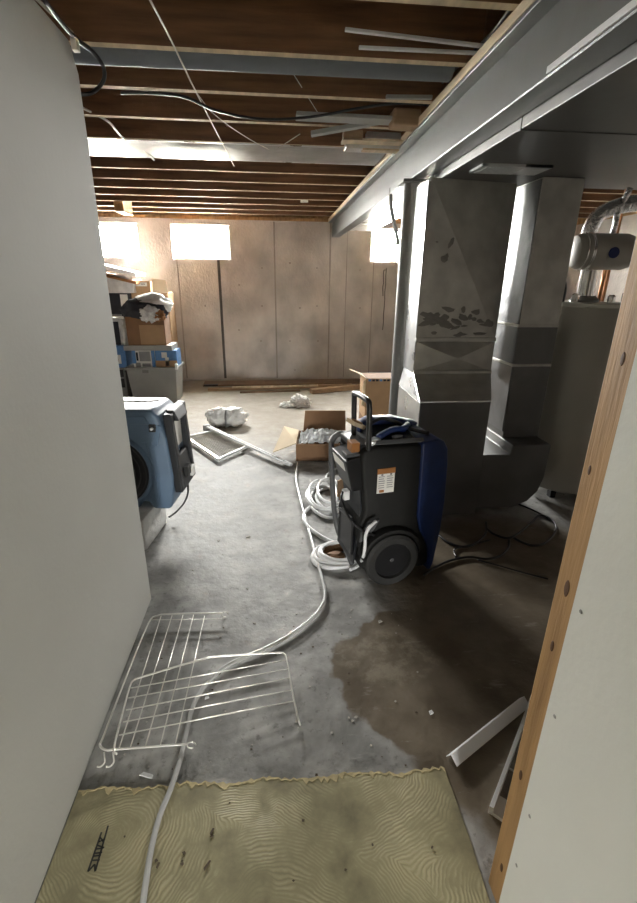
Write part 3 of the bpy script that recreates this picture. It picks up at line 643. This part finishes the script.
# wheels
def wheel(y, s_):
    w_ = MB().lathe([(.094, -.008), (.096, -.026), (.125, -.03), (.138, -.018), (.140, 0), (.138, .018), (.125, .03), (.096, .026), (.094, .008)], (0, y, .140), (0, 1, 0), 36).build('wheel', 'black_rubber', dh, smooth='auto')
    MB().lathe([(.0935, -.010), (.0935, .010)], (0, y, .140), (0, 1, 0), 28).build('hub', 'black', w_, smooth='auto')
    MB().lathe([(.010, -.014), (.010, .014)], (0, y, .140), (0, 1, 0), 14).build('axle_cap', 'deh_light', w_, smooth='auto')
wheel(.012, -1); wheel(.385, 1)
arc = [(.165*math.cos(a), .14+.165*math.sin(a)) for a in [math.radians(d) for d in range(12, 175, 12)]]
arc2 = [(.145*math.cos(a), .14+.145*math.sin(a)) for a in [math.radians(d) for d in range(174, 5, -12)]]
MB().prism(XZ(arc+arc2, -.005), (0, .06, 0)).build('fender', 'deh_grey', dh, .004, 'auto')
# side moulding
MB().prism(XZ([(-.15, .30), (-.125, .33), (-.06, .355), (-.09, .30), (-.16, .24)], D0-.016), (0, .02, 0)).build('side_moulding', 'deh_light', dh, .006)
# warning label
lb = MB().box(-.082, .004, D0-.0025, D0+.002, .485, .605).build('warning_label', 'paper', dh, label='white warning label with orange band')
MB().box(-.084, .006, D0-.0035, D0, .582, .608).build('orange_band', 'print_orange', lb)
for i in range(6):
    for x0, x1 in ((-.076, -.044), (-.034, -.002)): MB().box(x0, x1-random.uniform(0, .006), D0-.0032, D0, .566-i*.011, .570-i*.011).build('print_line', 'print_grey', lb)
MB().box(-.070, -.046, D0-.0032, D0, .489, .502).build('print_symbol', 'print_orange', lb)
for x in (-.064, -.02): MB().box(x, x+.010, D0-.0032, D0, .574, .580).build('print_symbol', 'stamp', lb)
# front (left) panel: black recess, control box, frame tube, handle
MB().prism([(-.166, D0+.03, .10), (-.166, D1-.03, .10), (-.138, D1-.03, .40), (-.166, D1-.03, .66), (-.166, D0+.03, .66), (-.138, D0+.03, .40)], (-.006, 0, 0)).build('front_recess', 'am_dark', dh)
cb = MB().hexa([(-.195, D0+.02, .50), (-.14, D0+.02, .50), (-.14, D0+.20, .50), (-.195, D0+.20, .50), (-.235, D0+.015, .655), (-.14, D0+.015, .675), (-.14, D0+.205, .675), (-.235, D0+.205, .655)]).build('control_box', 'black', dh, .006)
MB().hexa([(-.2235, D0+.045, .595), (-.221, D0+.045, .595), (-.221, D0+.19, .595), (-.2235, D0+.19, .595), (-.2345, D0+.045, .638), (-.232, D0+.045, .638), (-.232, D0+.19, .638), (-.2345, D0+.19, .638)]).build('control_label', 'paper', cb, label='pale grey label strip on the control box')
MB().box(-.225, -.15, D0+.03, D0+.09, .664, .680).build('box_lid', 'deh_light', cb, .003)
MB().box(-.19, -.16, D0+.13, D0+.17, .40, .45).build('connector', 'white_plastic', dh, .005)
MB().box(-.205, -.165, D0+.02, D0+.08, .69, .735).build('orange_tag', 'print_orange', dh, .004)
MB().tube([(-.17, D0+.08, .33), (-.19, D0+.19, .33)], .008, 6).build('lower_bracket', 'deh_light', dh)
MB().hexa([(-.178, D0+.05, .14), (-.165, D0+.05, .14), (-.165, D1-.09, .14), (-.178, D1-.09, .14), (-.178, D0+.05, .33), (-.165, D0+.05, .33), (-.165, D1-.09, .33), (-.178, D1-.09, .33)]).build('intake_opening', 'black', dh, .004)
MB().tube([(-.11, D1-.01, .685), (-.160, D1+.005, .69), (-.192, D1+.01, .665), (-.202, D1+.01, .60), (-.185, D1+.01, .32), (-.165, D1-.0, .17), (-.155, D1-.08, .105), (-.165, D0+.06, .085)], .014, 10, 5).build('frame_tube', 'deh_light', dh, smooth=True)
MB().tube([(-.125, D0+.015, .66), (-.13, D0+.015, .85), (-.132, D0+.018, .900), (-.135, D0+.035, .922), (-.135, D1-.115, .922), (-.132, D1-.098, .900), (-.13, D1-.095, .85), (-.125, D1-.095, .66)], .0125, 10, 4).build('push_handle', 'black', dh, smooth=True)
MB().box(-.18, -.10, D0+.04, D1-.05, .69, .715).build('handle_bracket', 'black', dh, .006)
MB().tube([(-.20, D0+.13, .45), (-.22, D0+.08, .43), (-.20, D0+.0, .36), (-.13, D0-.02, .30), (-.05, D0-.02, .26)], .006, 6, 5).build('sensor_cord', 'black', dh, smooth=True)
# loose cord and tag on top of the handle bracket
MB().box(-.05, .05, -.028, .028, -.01, .01, Matrix.Translation((-.12, D0+.19, .77))@Matrix.Rotation(.5, 4, 'Y')@Matrix.Rotation(.5, 4, 'Z')).build('paper_tag', 'cardboard_pale', dh, .004)
MB().box(-.045, .02, -.026, .0, -.012, .014, Matrix.Translation((-.12, D0+.19, .775))@Matrix.Rotation(.5, 4, 'Y')@Matrix.Rotation(.5, 4, 'Z')).build('paper_tag', 'cardboard_dark', dh, .004)
# ================================================================== AIR MOVER on a white block
wbx = MB(); c0, c1 = fl(147, 551), fl(168, 522)
wbx.prism([(c0.x, c0.y, 0), (c1.x, c1.y, 0), (c1.x-.42, c1.y+.05, 0), (c0.x-.40, c0.y+.03, 0)], (0, 0, .19)).build('white_block', 'plastic_bag', None, .015, 'auto', label='white foam block under the blue air mover by the left wall', cat='block')
am = thing('air_mover', 'blue air mover fan with black handle standing on a white block', 'fan', (-.60, 2.36, .19), math.radians(-6))
prof = [(-.42, .0), (-.18, .0), (-.16, .045), (-.12, .045), (-.10, .0), (0, .0), (.02, .06), (.035, .20), (.02, .42), (-.01, .535), (-.05, .575), (-.42, .575)]
MB().prism(XZ(prof, 0), (0, .30, 0)).build('housing', 'am_blue', am, .022, 'auto', 3)
MB().prism(XZ([(-.42, .50), (-.06, .50), (-.085, .545), (-.42, .545)], -.006), (0, .012, 0)).build('top_band', 'am_blue', am, .005)
MB().lathe([(.195, -.012), (.205, -.02), (.215, -.012), (.22, .005)], (-.29, .0, .23), (0, 1, 0), 40).build('inlet_ring', 'am_blue', am, smooth='auto')
MB().lathe([(.198, -.014), (.198, .004)], (-.29, .0, .23), (0, 1, 0), 40).build('inlet_grille', 'am_dark', am, smooth='auto')
for i in range(6):
    MB().lathe([(.030+i*.030, -.016), (.034+i*.030, -.019), (.038+i*.030, -.016)], (-.29, 0, .23), (0, 1, 0), 32).build('grille_ring', 'black', am, smooth='auto')
MB().prism(XZ([(-.115, .40), (-.09, .40), (-.055, .16), (-.055, .06), (-.085, .06), (-.085, .16)], -.004), (0, .01, 0)).build('side_rib', 'am_blue', am, .003)
MB().prism(XZ([(-.07, .38), (-.02, .50), (.0, .49), (-.03, .38)], -.008), (0, .014, 0)).build('light_facet', 'am_blue', am, .004)
MB().box(-.065, -.03, -.012, .006, .46, .50).build('toggle_plate', 'black', am, .003); MB().lathe([(.008, 0), (.008, .012)], (-.047, -.012, .48), (0, -1, 0), 12).build('knob', 'white_trim', am)
# black handle frame on the right side (a loop with an opening)
fo = [(.015, .13), (.0, .50), (.24, .56), (.27, .50), (.285, .13), (.26, .08), (.05, .08)]
fi = [(.055, .33), (.05, .46), (.215, .50), (.225, .44), (.225, .33)]
def side_loop():
    mb = MB(); hold = []
    def P(y, z, d): 
        return (.035+.012*d+(.02 if z < .4 else -.01*(z-.4)/.16), y, z)
    n = 28
    def samp(poly):
        L_ = []; pts = [Vector((a, b, 0)) for a, b in poly]; tot = sum((pts[i]-pts[(i+1) % len(pts)]).length for i in range(len(pts)))
        for k in range(n):
            t = tot*k/n
            for i in range(len(pts)):
                d = (pts[(i+1) % len(pts)]-pts[i]).length
                if t <= d: L_.append(pts[i].lerp(pts[(i+1) % len(pts)], t/d)); break
                t -= d
        return L_
    return mb
hb = MB()
for y0_, y1_, z0_, z1_ in ((.01, .06, .10, .55), (.24, .285, .10, .56), (.06, .24, .10, .30), (.06, .24, .50, .56)):
    hb.hexa([(.03, y0_, z0_), (.075, y0_, z0_), (.075, y1_, z0_), (.03, y1_, z0_), (.005, y0_, z1_), (.05, y0_, z1_), (.05, y1_, z1_), (.005, y1_, z1_)])
hb.build('handle_frame', 'am_dark', am, .008)
MB().box(.024, .028, .07, .23, .33, .48).build('lit_patch', 'paper', am); MB().box(.06, .085, .10, .16, .16, .22).build('switch', 'black_rubber', am, .004); MB().box(.07, .088, .18, .23, .13, .19).build('outlet', 'white_plastic', am, .004)  # white plate stands for light on the housing behind the handle
MB().tube([(-.42, .08, .57), (-.30, .05, .59), (-.22, .03, .615), (-.13, .05, .61), (-.08, .10, .60), (-.06, .16, .59)], .005, 6, 5).build('top_cord', 'black', am, smooth=True)
MB().tube([(-.40, .03, .56), (-.40, .03, .66), (-.32, .03, .66), (-.32, .03, .56)], .016, 8).build('top_handle', 'black', am)
wire('power_cord', [aty(184, 463, 2.60), aty(187, 480, 2.58), aty(188, 492, 2.58), aty(184, 503, 2.55), fl(176, 512, .05), fl(169, 517, .04)], .006, 'black', 'black cord hanging from the blue air mover to the floor', 'cord')
# ================================================================== THINGS ON THE FLOOR, MIDDLE
# white bundle
bd = thing('plastic_bundle', 'round white plastic-wrapped bundle tied with a dark strap', 'bundle', tuple(fl(227, 425)))
for s_ in (-1, 1): MB().blob((s_*.075, 0, .085), (.125, .12, .10), .30, 3.2, 4, 3+s_, 0.0).build('lobe', 'plastic_bag', bd, smooth=True)
MB().tube([(.0, -.115, .01), (.0, -.12, .06), (.0, -.10, .13), (0, -.02, .165), (0, .08, .12)], .009, 8, 4).build('strap', 'column_grey', bd, smooth=True)
for x, y, z in ((-.18, .0, .12), (-.15, -.05, .15), (.19, .02, .10)): MB().blob((x, y, z), (.035, .03, .03), .5, 3, 2, int(x*100)).build('loose_fold', 'plastic_bag', bd, smooth=True)
# grate screen
gp = [fl(184, 438, .02), fl(218, 461, .02), fl(252, 446, .02), fl(214, 431, .02)]
gr = thing('mesh_screen', 'white-framed wire mesh screen lying flat on the floor', 'screen')
for i in range(4):
    a, b_ = gp[i], gp[(i+1) % 4]; d = (b_-a).normalized(); n_ = Vector((-d.y, d.x, 0))*.014
    if n_.dot(sum(gp, Vector())/4-a) < 0: n_ = -n_
    MB().prism([a, b_, b_+n_*2, a+n_*2], (0, 0, .018)).build('frame_bar', 'frame_white' if i else 'wire_chrome', gr, .003)
for k in range(1, 22):
    t = k/22; MB().tube([gp[0].lerp(gp[1], t)+Vector((0, 0, .008)), gp[3].lerp(gp[2], t)+Vector((0, 0, .008))], .0022, 4).build('mesh_wire', 'cable_white', gr)
    MB().tube([gp[0].lerp(gp[3], t)+Vector((0, 0, .010)), gp[1].lerp(gp[2], t)+Vector((0, 0, .010))], .0022, 4).build('mesh_wire', 'cable_white', gr)
rebase(gr, tuple(fl(217, 445)))
a, b_ = fl(207, 427, .05), fl(291, 466, .03); d = (b_-a).normalized(); n_ = Vector((-d.y, d.x, 0))
tb = thing('trim_bar', 'long pale slotted bar lying across the edge of the mesh screen', 'bar')
MB().prism([a-n_*.022, b_-n_*.018, b_-n_*.004, a-n_*.004], (0, 0, .018)).build('rail', 'frame_white', tb, .003)
MB().prism([a+n_*.004, b_+n_*.004, b_+n_*.018, a+n_*.022], (0, 0, .018)).build('rail', 'frame_white', tb, .003)
MB().prism([a-n_*.004, b_-n_*.004, b_+n_*.004, a+n_*.004], (0, 0, .008)).build('slot', 'column_grey', tb)
MB().box(-.035, .035, -.03, .03, -.03, .025, Matrix.Translation(a)).build('end_cap', 'column_grey', tb, .006)
rebase(tb, tuple(fl(250, 447)))
# foil bag
fb = MB(); c0 = fl(297, 406)
for i, (dx, dy, z, rx, ry, rz) in enumerate(((.03, 0, .05, .10, .09, .085), (-.10, -.02, .025, .09, .06, .03), (.10, .0, .04, .06, .07, .06))): fb.blob((c0.x+dx, c0.y+dy, z), (rx, ry, rz), .5, 3, 4, 11+i, 0.001)
fb.build('crumpled_bag', 'foil' if False else 'plastic_bag', None, smooth=False, label='crumpled silvery plastic bag on the floor near the planks', cat='bag')
# open cardboard box with bubble wrap
ob = thing('open_box', 'open brown cardboard box with bubble wrap and raised flaps', 'box')
f0, f1 = fl(296, 461), fl(338, 463); ux = (f1-f0); wv_ = .42; ux.normalize(); ux = Vector((.985, -.05, 0)).normalized(); uy = Vector((.12, .99, 0)).normalized(); hgt = .15
f1 = f0+ux*.42
def bxp(a, b2, t=.008, inset=True):
    d = (b2-a).normalized(); n_ = Vector((-d.y, d.x, 0))*t
    return [a, b2, b2+n_, a+n_]
b0_, b1_ = f0+uy*.36, f1+uy*.36
for a, b2 in ((f0, f1), (f1, b1_), (b1_, b0_), (b0_, f0)): MB().prism(bxp(a, b2), (0, 0, hgt)).build('side', 'cardboard_dark', ob)
MB().prism([f0, f1, b1_, b0_], (0, 0, .008)).build('bottom', 'cardboard_dark', ob)
up = Vector((0, 0, hgt))
MB().prism([b0_+up+ux*.04, b1_+up, b1_+up+Vector((.0, .05, .17)), b0_+up+Vector((.03, .05, .17))+ux*.03], (0, .008, 0)).build('back_flap', 'cardboard_dark', ob)
MB().prism([f0+up+uy*.0, b0_+up, b0_+up+Vector((-.13, .02, .03)), f0+up+Vector((-.19, .02, -.08))], (0, 0, .008)).build('side_flap', 'cardboard_pale', ob)
MB().prism([f0+up, f1+up, f1+up+Vector((0, -.03, -.10)), f0+up+Vector((0, -.03, -.10))], (0, -.008, 0)).build('front_flap', 'cardboard_dark', ob)
mb = MB(); n = 26
from mathutils import noise as NZ
g = [[mb.bm.verts.new(f0+ux*(.02+.38*i/n)+uy*(.02+.32*j/n)+Vector((0, 0, .15+.06*math.sin(math.pi*i/n)*math.sin(math.pi*j/n)+.035*NZ.noise(Vector((i*.35, j*.35, 2)))+.02*NZ.noise(Vector((i*.9, j*.9, 5)))))) for j in range(n+1)] for i in range(n+1)]
for i in range(n):
    for j in range(n): mb.bm.faces.new((g[i][j], g[i+1][j], g[i+1][j+1], g[i][j+1]))
mb.build('bubble_wrap', 'bubble', ob, label='grey translucent bubble wrap')
rebase(ob, tuple(f0))
# standing cardboard box behind
sb = thing('standing_box', 'tan cardboard box behind the open one with printed top edge', 'box')
q0, q1 = fl(364, 433), fl(390, 431)
zb_ = aty(380, 379, q0.y).z
MB().box(q0.x, q0.x+.40, q0.y, q0.y+.32, 0, .14).build('lower_half', 'cardboard_dark', sb, .004)
MB().box(q0.x, q0.x+.40, q0.y+.004, q0.y+.32, .14, zb_).build('upper_half', 'cardboard', sb, .004)
for i in range(10): MB().box(q0.x+.02+i*.036, q0.x+.045+i*.036, q0.y-.003, q0.y+.006, zb_-.022, zb_-.004).build('print_patch', 'cloth_dark' if i % 3 else 'print_blue', sb)
MB().box(q0.x+.012, q0.x+.388, q0.y+.014, q0.y+.308, zb_-.002, zb_+.002).build('opening', 'cardboard_dark', sb)  # darker sheet on the top stands for the shaded inside
t0 = Vector((q0.x, q0.y+.02, zb_))
MB().prism([t0, t0+Vector((0, .25, 0)), t0+Vector((-.13, .23, .05)), t0+Vector((-.115, .0, .065))], (.006, 0, .004)).build('open_flap', 'cardboard_pale', sb)
MB().prism([t0+Vector((-.002, 0, -.0)), t0+Vector((-.03, -.02, -.02)), t0+Vector((-.04, -.02, -.25)), t0+Vector((-.002, 0, -.28))], (0, .006, 0)).build('torn_flap', 'cardboard_pale', sb)
rebase(sb, (q0.x+.2, q0.y+.16, 0))
MB().box(-.05, .05, -.004, .004, 0, .16, Matrix.Translation(fl(341, 500))@Matrix.Rotation(.9, 4, 'Z')).build('cardboard_scrap', 'cardboard', None, label='narrow cardboard scrap standing behind the left wheel of the dehumidifier', cat='cardboard')
# crumpled brown leaf-like paper inside the coil
cr = MB(); c0 = fl(333, 553)
for i, (dx, dy) in enumerate(((-.03, .01), (.03, .02), (.01, -.05))): cr.blob((c0.x+dx, c0.y+dy, .02), (.045, .03, .018), .6, 3, 2, 20+i, .001)
cr.build('crumpled_paper', 'cardboard_dark', None, label='crumpled brown paper inside the white hose coil', cat='paper')
# planks by the back wall
def plank(x0, y0, x1, y1, w, h, m, z, label):
    a, b_ = fl(x0, y0, z), fl(x1, y1, z); d = (b_-a).normalized(); n_ = Vector((-d.y, d.x, 0))*w/2
    MB().prism([a-n_, b_-n_, b_+n_, a+n_], (0, 0, h)).build('wood_plank', m, None, .003, label=label, cat='plank')
plank(204, 384.5, 400, 381, .30, .02, 'wood_brown', 0.0, 'wide brown plank lying flat along the back wall')
plank(208, 391, 352, 386.5, .06, .04, 'wood_tan', 0.0, 'long thin plank lying in front of the wide brown one')
plank(232, 388, 318, 386.2, .05, .02, 'pale_wood', .041, 'pale thin batten lying over the long plank')
plank(311, 393.5, 366, 388, .09, .06, 'wood_tan', 0.0, 'short thick tan timber at the right end of the planks')
plank(240, 393, 300, 391, .05, .02, 'wood_brown', .0, 'short dark batten on the floor in front of the planks')
plank(204, 386, 218, 385.5, .06, .02, 'black', .021, 'small black bar at the left end of the planks')
# white trim pieces by the stud
def angle_trim(p0, p1, w, label, lean=0.0):
    p0, p1 = Vector(p0), Vector(p1); d = (p1-p0).normalized(); n_ = Vector((-d.y, d.x, 0)).normalized()
    rt = thing('metal_trim', label, 'trim')
    a = Vector((0, 0, .026))
    MB().hexa([p0+a, p1+a, p1+n_*-w+Vector((0, 0, .004)), p0-n_*w+Vector((0, 0, .004)), p0+a+Vector((0, 0, .002)), p1+a+Vector((0, 0, .002)), p1-n_*w+Vector((0, 0, .006)), p0-n_*w+Vector((0, 0, .006))]).build('wide_leg', 'white_trim', rt)
    MB().hexa([p0+a, p1+a, p1+n_*w*.6+Vector((0, 0, .002)), p0+n_*w*.6+Vector((0, 0, .002)), p0+a+Vector((0, 0, .002)), p1+a+Vector((0, 0, .002)), p1+n_*w*.6+Vector((0, 0, .004)), p0+n_*w*.6+Vector((0, 0, .004))]).build('narrow_leg', 'white_trim', rt)
    rebase(rt, tuple((p0+p1)/2*Vector((1, 1, 0)) if False else ((p0.x+p1.x)/2, (p0.y+p1.y)/2, 0)))
angle_trim(fl(450, 761), fl(523, 702), .026, 'white angled metal trim piece lying on the wet brown floor')
ct = thing('channel_trim', 'white slotted channel trim lying beside the pine stud', 'trim')
a, b_ = fl(488, 813, .0), fl(530, 700, .0); d = (b_-a).normalized(); n_ = Vector((d.y, -d.x, 0))
MB().prism([a, b_, b_+n_*.012, a+n_*.012], (0, 0, .03)).build('channel_side', 'white_trim', ct, .001)
MB().prism([a+n_*.012, a+d*.06+n_*.012, a+d*.06+n_*.05, a+n_*.05], (0, 0, .012)).build('channel_end', 'white_trim', ct, .001)
MB().prism([a+d*.06+n_*.012, b_+n_*.012, b_+n_*.042, a+d*.06+n_*.042], (0, 0, .004)).build('channel_floor', 'column_grey', ct)
MB().prism([a+d*.06+n_*.042, b_+n_*.042, b_+n_*.05, a+d*.06+n_*.05], (0, 0, .012)).build('channel_lip', 'white_trim', ct, .001)
MB().prism([a+d*.16+n_*.012, a+d*.165+n_*.012, a+d*.165+n_*.045, a+d*.16+n_*.045], (0, 0, .008)).build('channel_rib', 'white_trim', ct)
rebase(ct, tuple((a+b_)/2))
# ================================================================== STORAGE CLUTTER, FAR LEFT
def bpx(x0, y0, x1, y1, Y, dep, mb=None):
    xm, ym = (x0+x1)/2, (y0+y1)/2
    X0, X1 = aty(x0, ym, Y).x, aty(x1, ym, Y).x; Z1, Z0 = aty(xm, y0, Y).z, aty(xm, y1, Y).z
    return X0, X1, Y, Y+dep, max(Z0, 0), Z1
TY = 5.50
tt = thing('storage_tote', 'large grey open plastic storage tote by the back wall', 'tote')
x0, x1, _, _, z0, z1 = bpx(128, 368, 178, 404, TY, .4); z0 = 0.0
w_ = x1-x0
def frus(x0, x1, y0, y1, z0, z1, tp): return [(x0+tp, y0+tp, z0), (x1-tp, y0+tp, z0), (x1-tp, y1-tp, z0), (x0+tp, y1-tp, z0), (x0, y0, z1), (x1, y0, z1), (x1, y1, z1), (x0, y1, z1)]
MB().hexa(frus(x0, x1, TY, TY+.42, 0, z1, .035)).build('tub', 'tote_grey', tt, .012, 'auto')
for y in (TY-.015, TY+.42): MB().box(x0-.015, x1+.015, y, y+.015, z1-.025, z1+.004).build('rim', 'tote_grey', tt, .003)
for x in (x0-.015, x1): MB().box(x, x+.015, TY-.015, TY+.435, z1-.025, z1+.004).build('rim', 'tote_grey', tt, .003)
MB().box(x1-.01, x1+.018, TY-.02, TY+.03, z1-.02, z1+.05).build('corner_latch', 'white_plastic', tt, .004)
MB().box((x0+x1)/2-.10, (x0+x1)/2-.03, TY-.022, TY, z1-.055, z1-.02).build('grip', 'column_grey', tt, .004)
rebase(tt, ((x0+x1)/2, TY+.21, 0)); TZ = z1
def cbox(name, px, Y, dep, m, label, cat='box', z0=None, parts=()):
    X0, X1, Y0, Y1, Z0, Z1 = bpx(*px, Y, dep)
    if z0 is not None: Z0 = z0
    t = thing(name, label, cat, ((X0+X1)/2, (Y0+Y1)/2, Z0))
    w2, d2, h = (X1-X0)/2, (Y1-Y0)/2, Z1-Z0
    MB().box(-w2, w2, -d2, d2, 0, h).build('carton', m, t, .004)
    for nm, mm, u0, u1, v0, v1 in parts: MB().box(-w2+2*w2*u0, -w2+2*w2*u1, -d2-.003, -d2+.001, h*v0, h*v1).build(nm, mm, t)
    return t, Z1
cbox('printed_box', (133, 350.5, 155, 368), TY+.06, .25, 'paper', 'white and blue printed box standing in the grey tote', 'box', TZ-.02, (('printed_side', 'print_blue', .85, 1, 0, 1), ('printed_side', 'print_blue', 0, .14, .3, 1), ('printed_picture', 'print_grey', .3, .8, .42, .95), ('printed_mark', 'cloth_dark', .16, .25, .45, .9), ('printed_mark', 'print_grey', .1, .32, .06, .34), ('printed_mark', 'print_grey', .4, .78, .12, .3)))
cbox('printed_box', (155.5, 350.5, 177, 368), TY+.06, .25, 'print_blue', 'blue box with brown base standing in the grey tote', 'box', TZ-.02, (('brown_base', 'cardboard', 0, 1, 0, .45), ('white_sticker', 'paper', .45, .62, .15, .62), ('white_sticker', 'paper', .3, .55, .6, .9)))
t_, z1 = cbox('grey_tray', (123.5, 345.5, 172, 351.5), TY+.04, .34, 'tote_grey', 'flat grey tray across the boxes in the tote', 'tray', bpx(133, 350.5, 155, 368, TY+.06, .25)[5])
ZT = z1
t_, z1 = cbox('cardboard_box', (126.5, 317, 165, 346), TY+.05, .30, 'cardboard_dark', 'brown cardboard box filled with bags on the grey tray', 'box', ZT, (('torn_panel', 'cardboard', .34, .98, .03, .72), ('flap_line', 'cardboard_dark', .34, .9, .72, .8)))
x0, x1, _, _, _, zt_ = bpx(126.5, 317, 165, 346, TY+.05, .30); xm = (x0+x1)/2
MB().blob((xm-.02, TY+.20, zt_+.05), (.27, .17, .15), .22, 2, 4, 31).build('dark_bag', 'cloth_dark', None, smooth=True, label='dark bag bulging from the brown box on the tray', cat='bag')
MB().blob((xm+.05, TY+.24, zt_+.12), (.23, .15, .12), .3, 3, 4, 33).build('white_bag', 'cloth_white', None, smooth=True, label='white plastic bag heaped on top of the dark bag', cat='bag')
MB().blob((xm+.06, TY+.05, zt_+.03), (.11, .06, .08), .5, 3, 4, 35).build('grey_cloth', 'bubble', None, smooth=True, label='crumpled grey plastic hanging over the brown box front', cat='plastic')
MB().blob((xm+.16, TY+.06, zt_+.01), (.07, .05, .06), .5, 3, 4, 37).build('brown_paper', 'cloth_brown', None, smooth=True, label='crumpled orange-brown paper at the right edge of the brown box', cat='paper')
MB().blob((x0-.03, TY+.14, ZT+.14), (.05, .08, .15), .4, 2.5, 4, 39).build('white_bag', 'cloth_white', None, smooth=True, label='white and dark bag hanging left of the brown box', cat='bag')
# tall boxes behind, against the wall
BY = 6.3
cbox('tall_box', (133.5, 281, 153.2, 345), BY, .34, 'cardboard', 'tall brown carton with a white shipping label behind the bags', 'box', 0, (('shipping_label', 'paper', .12, .85, .955, .988), ('label_print', 'print_grey', .2, .4, .966, .98), ('label_print', 'print_grey', .55, .75, .966, .98)))
t_, z1 = cbox('tall_box', (155.5, 293, 170.5, 345), BY, .34, 'cardboard', 'tan carton with an opened top flap against the wall', 'box', 0, (('tape_strip', 'tape', .45, .62, .90, .99),))
X0, X1, Y0, Y1, Z0, Z1 = bpx(155.5, 293, 170.5, 345, BY, .34)
MB().prism([(-(X1-X0)/2, -.17, Z1), ((X1-X0)/2, -.17, Z1), ((X1-X0)/2-.03, -.12, Z1+.15), (-(X1-X0)/2, -.12, Z1+.17)], (0, .006, 0)).build('top_flap', 'cardboard_pale', t_)
t_, zw = cbox('stacked_box', (100, 275, 133, 293), BY-.1, .4, 'cloth_white', 'pale box stacked on the dark shelf box under the left window', 'box')
Z0w = bpx(100, 275, 133, 293, BY-.1, .4)[4]
cbox('stacked_box', (100, 293.3, 132, 345), BY-.1, .4, 'cloth_dark', 'dark printed carton standing behind the bags by the partition', 'box', 0, (('white_panel', 'paper', .72, .95, .80, .99), ('picture', 'print_grey', .3, .7, .62, .8), ('picture', 'print_blue', .6, .85, .55, .68)))
bpan = slat('flat_box', aty(96, 267.5, BY)+Vector((0, .1, .03)), aty(139, 277.5, BY)+Vector((0, .1, .03)), .45, .05, 'frame_white', 'long flat white box slanting across the top of the cartons', 'box')
slat('cardboard_sheet', aty(96, 272.5, BY)+Vector((0, .05, .0)), aty(140, 283, BY)+Vector((0, .05, .0)), .45, .03, 'print_orange', 'orange-brown cardboard sheet beneath the slanting flat white box', 'cardboard')
cbox('blue_carton', (113, 346, 126, 368), TY+.1, .3, 'print_blue', 'small blue and white carton left of the tote contents', 'box', None, (('picture', 'paper', .1, .6, .2, .6), ('picture', 'print_orange', .15, .4, .3, .5)))
zc = bpx(113, 346, 126, 368, TY+.1, .3)[4]
cbox('dark_crate', (110, 368, 127, 404), TY+.08, .34, 'column_grey', 'dark grey crate standing left of the storage tote', 'crate', 0, (('slot', 'black', .1, .9, .75, .95), ('slot', 'black', .1, .9, .45, .7)))
cbox('shelf_goods', (106, 318, 124, 345.5), TY+.2, .3, 'cloth_white', 'mixed dark and white packages stacked left of the brown box', 'package', zc+.16, (('dark_patch', 'cloth_dark', .2, .75, .1, .9), ('blue_patch', 'print_blue', .1, .5, .0, .2)))
# ================================================================== DEBRIS
db = MB()
for i in range(90):
    x, y = random.uniform(100, 430), random.uniform(500, 775)
    p = fl(x, y, .0)
    if p.x < -.57: continue
    s_ = random.uniform(.0015, .005); a = random.random()*6
    db.prism([p+Vector((s_*math.cos(a+k*1.57)*random.uniform(.6, 1.6), s_*math.sin(a+k*1.57), .0005)) for k in range(4)], (0, 0, s_*.6))
db.build('floor_grit', 'debris', None, kind='stuff', label='scattered grit and crumbs on the damp concrete floor', cat='grit')
d2 = MB()
for i in range(45):
    p = fl(random.uniform(120, 500), random.uniform(560, 885), .0)
    if p.x < -.57 or p.x > .5: continue
    s_ = random.uniform(.002, .0045); a = random.random()*6
    zz = .0045 if p.y < .95 else .0005
    d2.prism([p+Vector((s_*math.cos(a+k*1.57)*random.uniform(.6, 1.8), s_*math.sin(a+k*1.57), zz)) for k in range(4)], (0, 0, s_*.4))
d2.build('dark_grit', 'debris_dark', None, kind='stuff', label='dark crumbs of dirt on the floor and vinyl sheet', cat='grit')
def chip(px, py, l_, w_, m, label, rot, z=0.0):
    o = MB().prism([(-l_, -w_, 0), (l_, -w_*.6, 0), (l_*.8, w_, 0), (-l_*.7, w_*.8, 0)], (0, 0, .004)).build('floor_chip', m, None, .001, label=label, cat='chip')
    o.location = fl(px, py, z)+Vector((0, 0, .001)); o.rotation_euler = (0, 0, rot)
chip(147, 776, .022, .007, 'white_trim', 'long white chip on the floor below the wire rack', -.4)
chip(431, 713, .008, .008, 'white_trim', 'square white chip on the brown wet floor', .2)
chip(207, 698, .008, .006, 'white_trim', 'small white crumb under the wire rack', .2)
chip(432, 848, .004, .0025, 'debris_dark', 'brown fleck on the right part of the vinyl sheet', .6, .0042)
chip(212, 832, .009, .003, 'debris_dark', 'dark brown flake on the vinyl sheet near the hose', 1.0, .0042)
chip(207, 866, .013, .003, 'debris_dark', 'long dark brown flake in the middle of the vinyl sheet', .9, .0042)
chip(158, 866, .007, .003, 'debris_dark', 'dark flake beside the hose on the vinyl sheet', 1.2, .0042)
chip(380, 622, .010, .008, 'debris', 'pale flake at the edge of the puddle', .3)
chip(248, 537, .014, .010, 'debris', 'small grey lump on the pale floor behind the rack', .3)
GROUPS = {'wood_plank': 'loose timber by the back wall', 'power_cord': 'black cords on the basement floor', 'trim_strip': 'strips tucked into the joists',
          'tall_box': 'tall cartons against the wall', 'printed_box': 'boxes standing in the tote', 'floor_chip': 'chips and flakes on the floor',
          'grey_board': 'grey boards laid across the joists', 'black_cable': 'black cables under the joists', 'white_hose': 'white hose on the floor'}
for o in list(COL.objects):
    g = GROUPS.get(o.name.split('.')[0])
    if g and o.parent is None: o['group'] = g
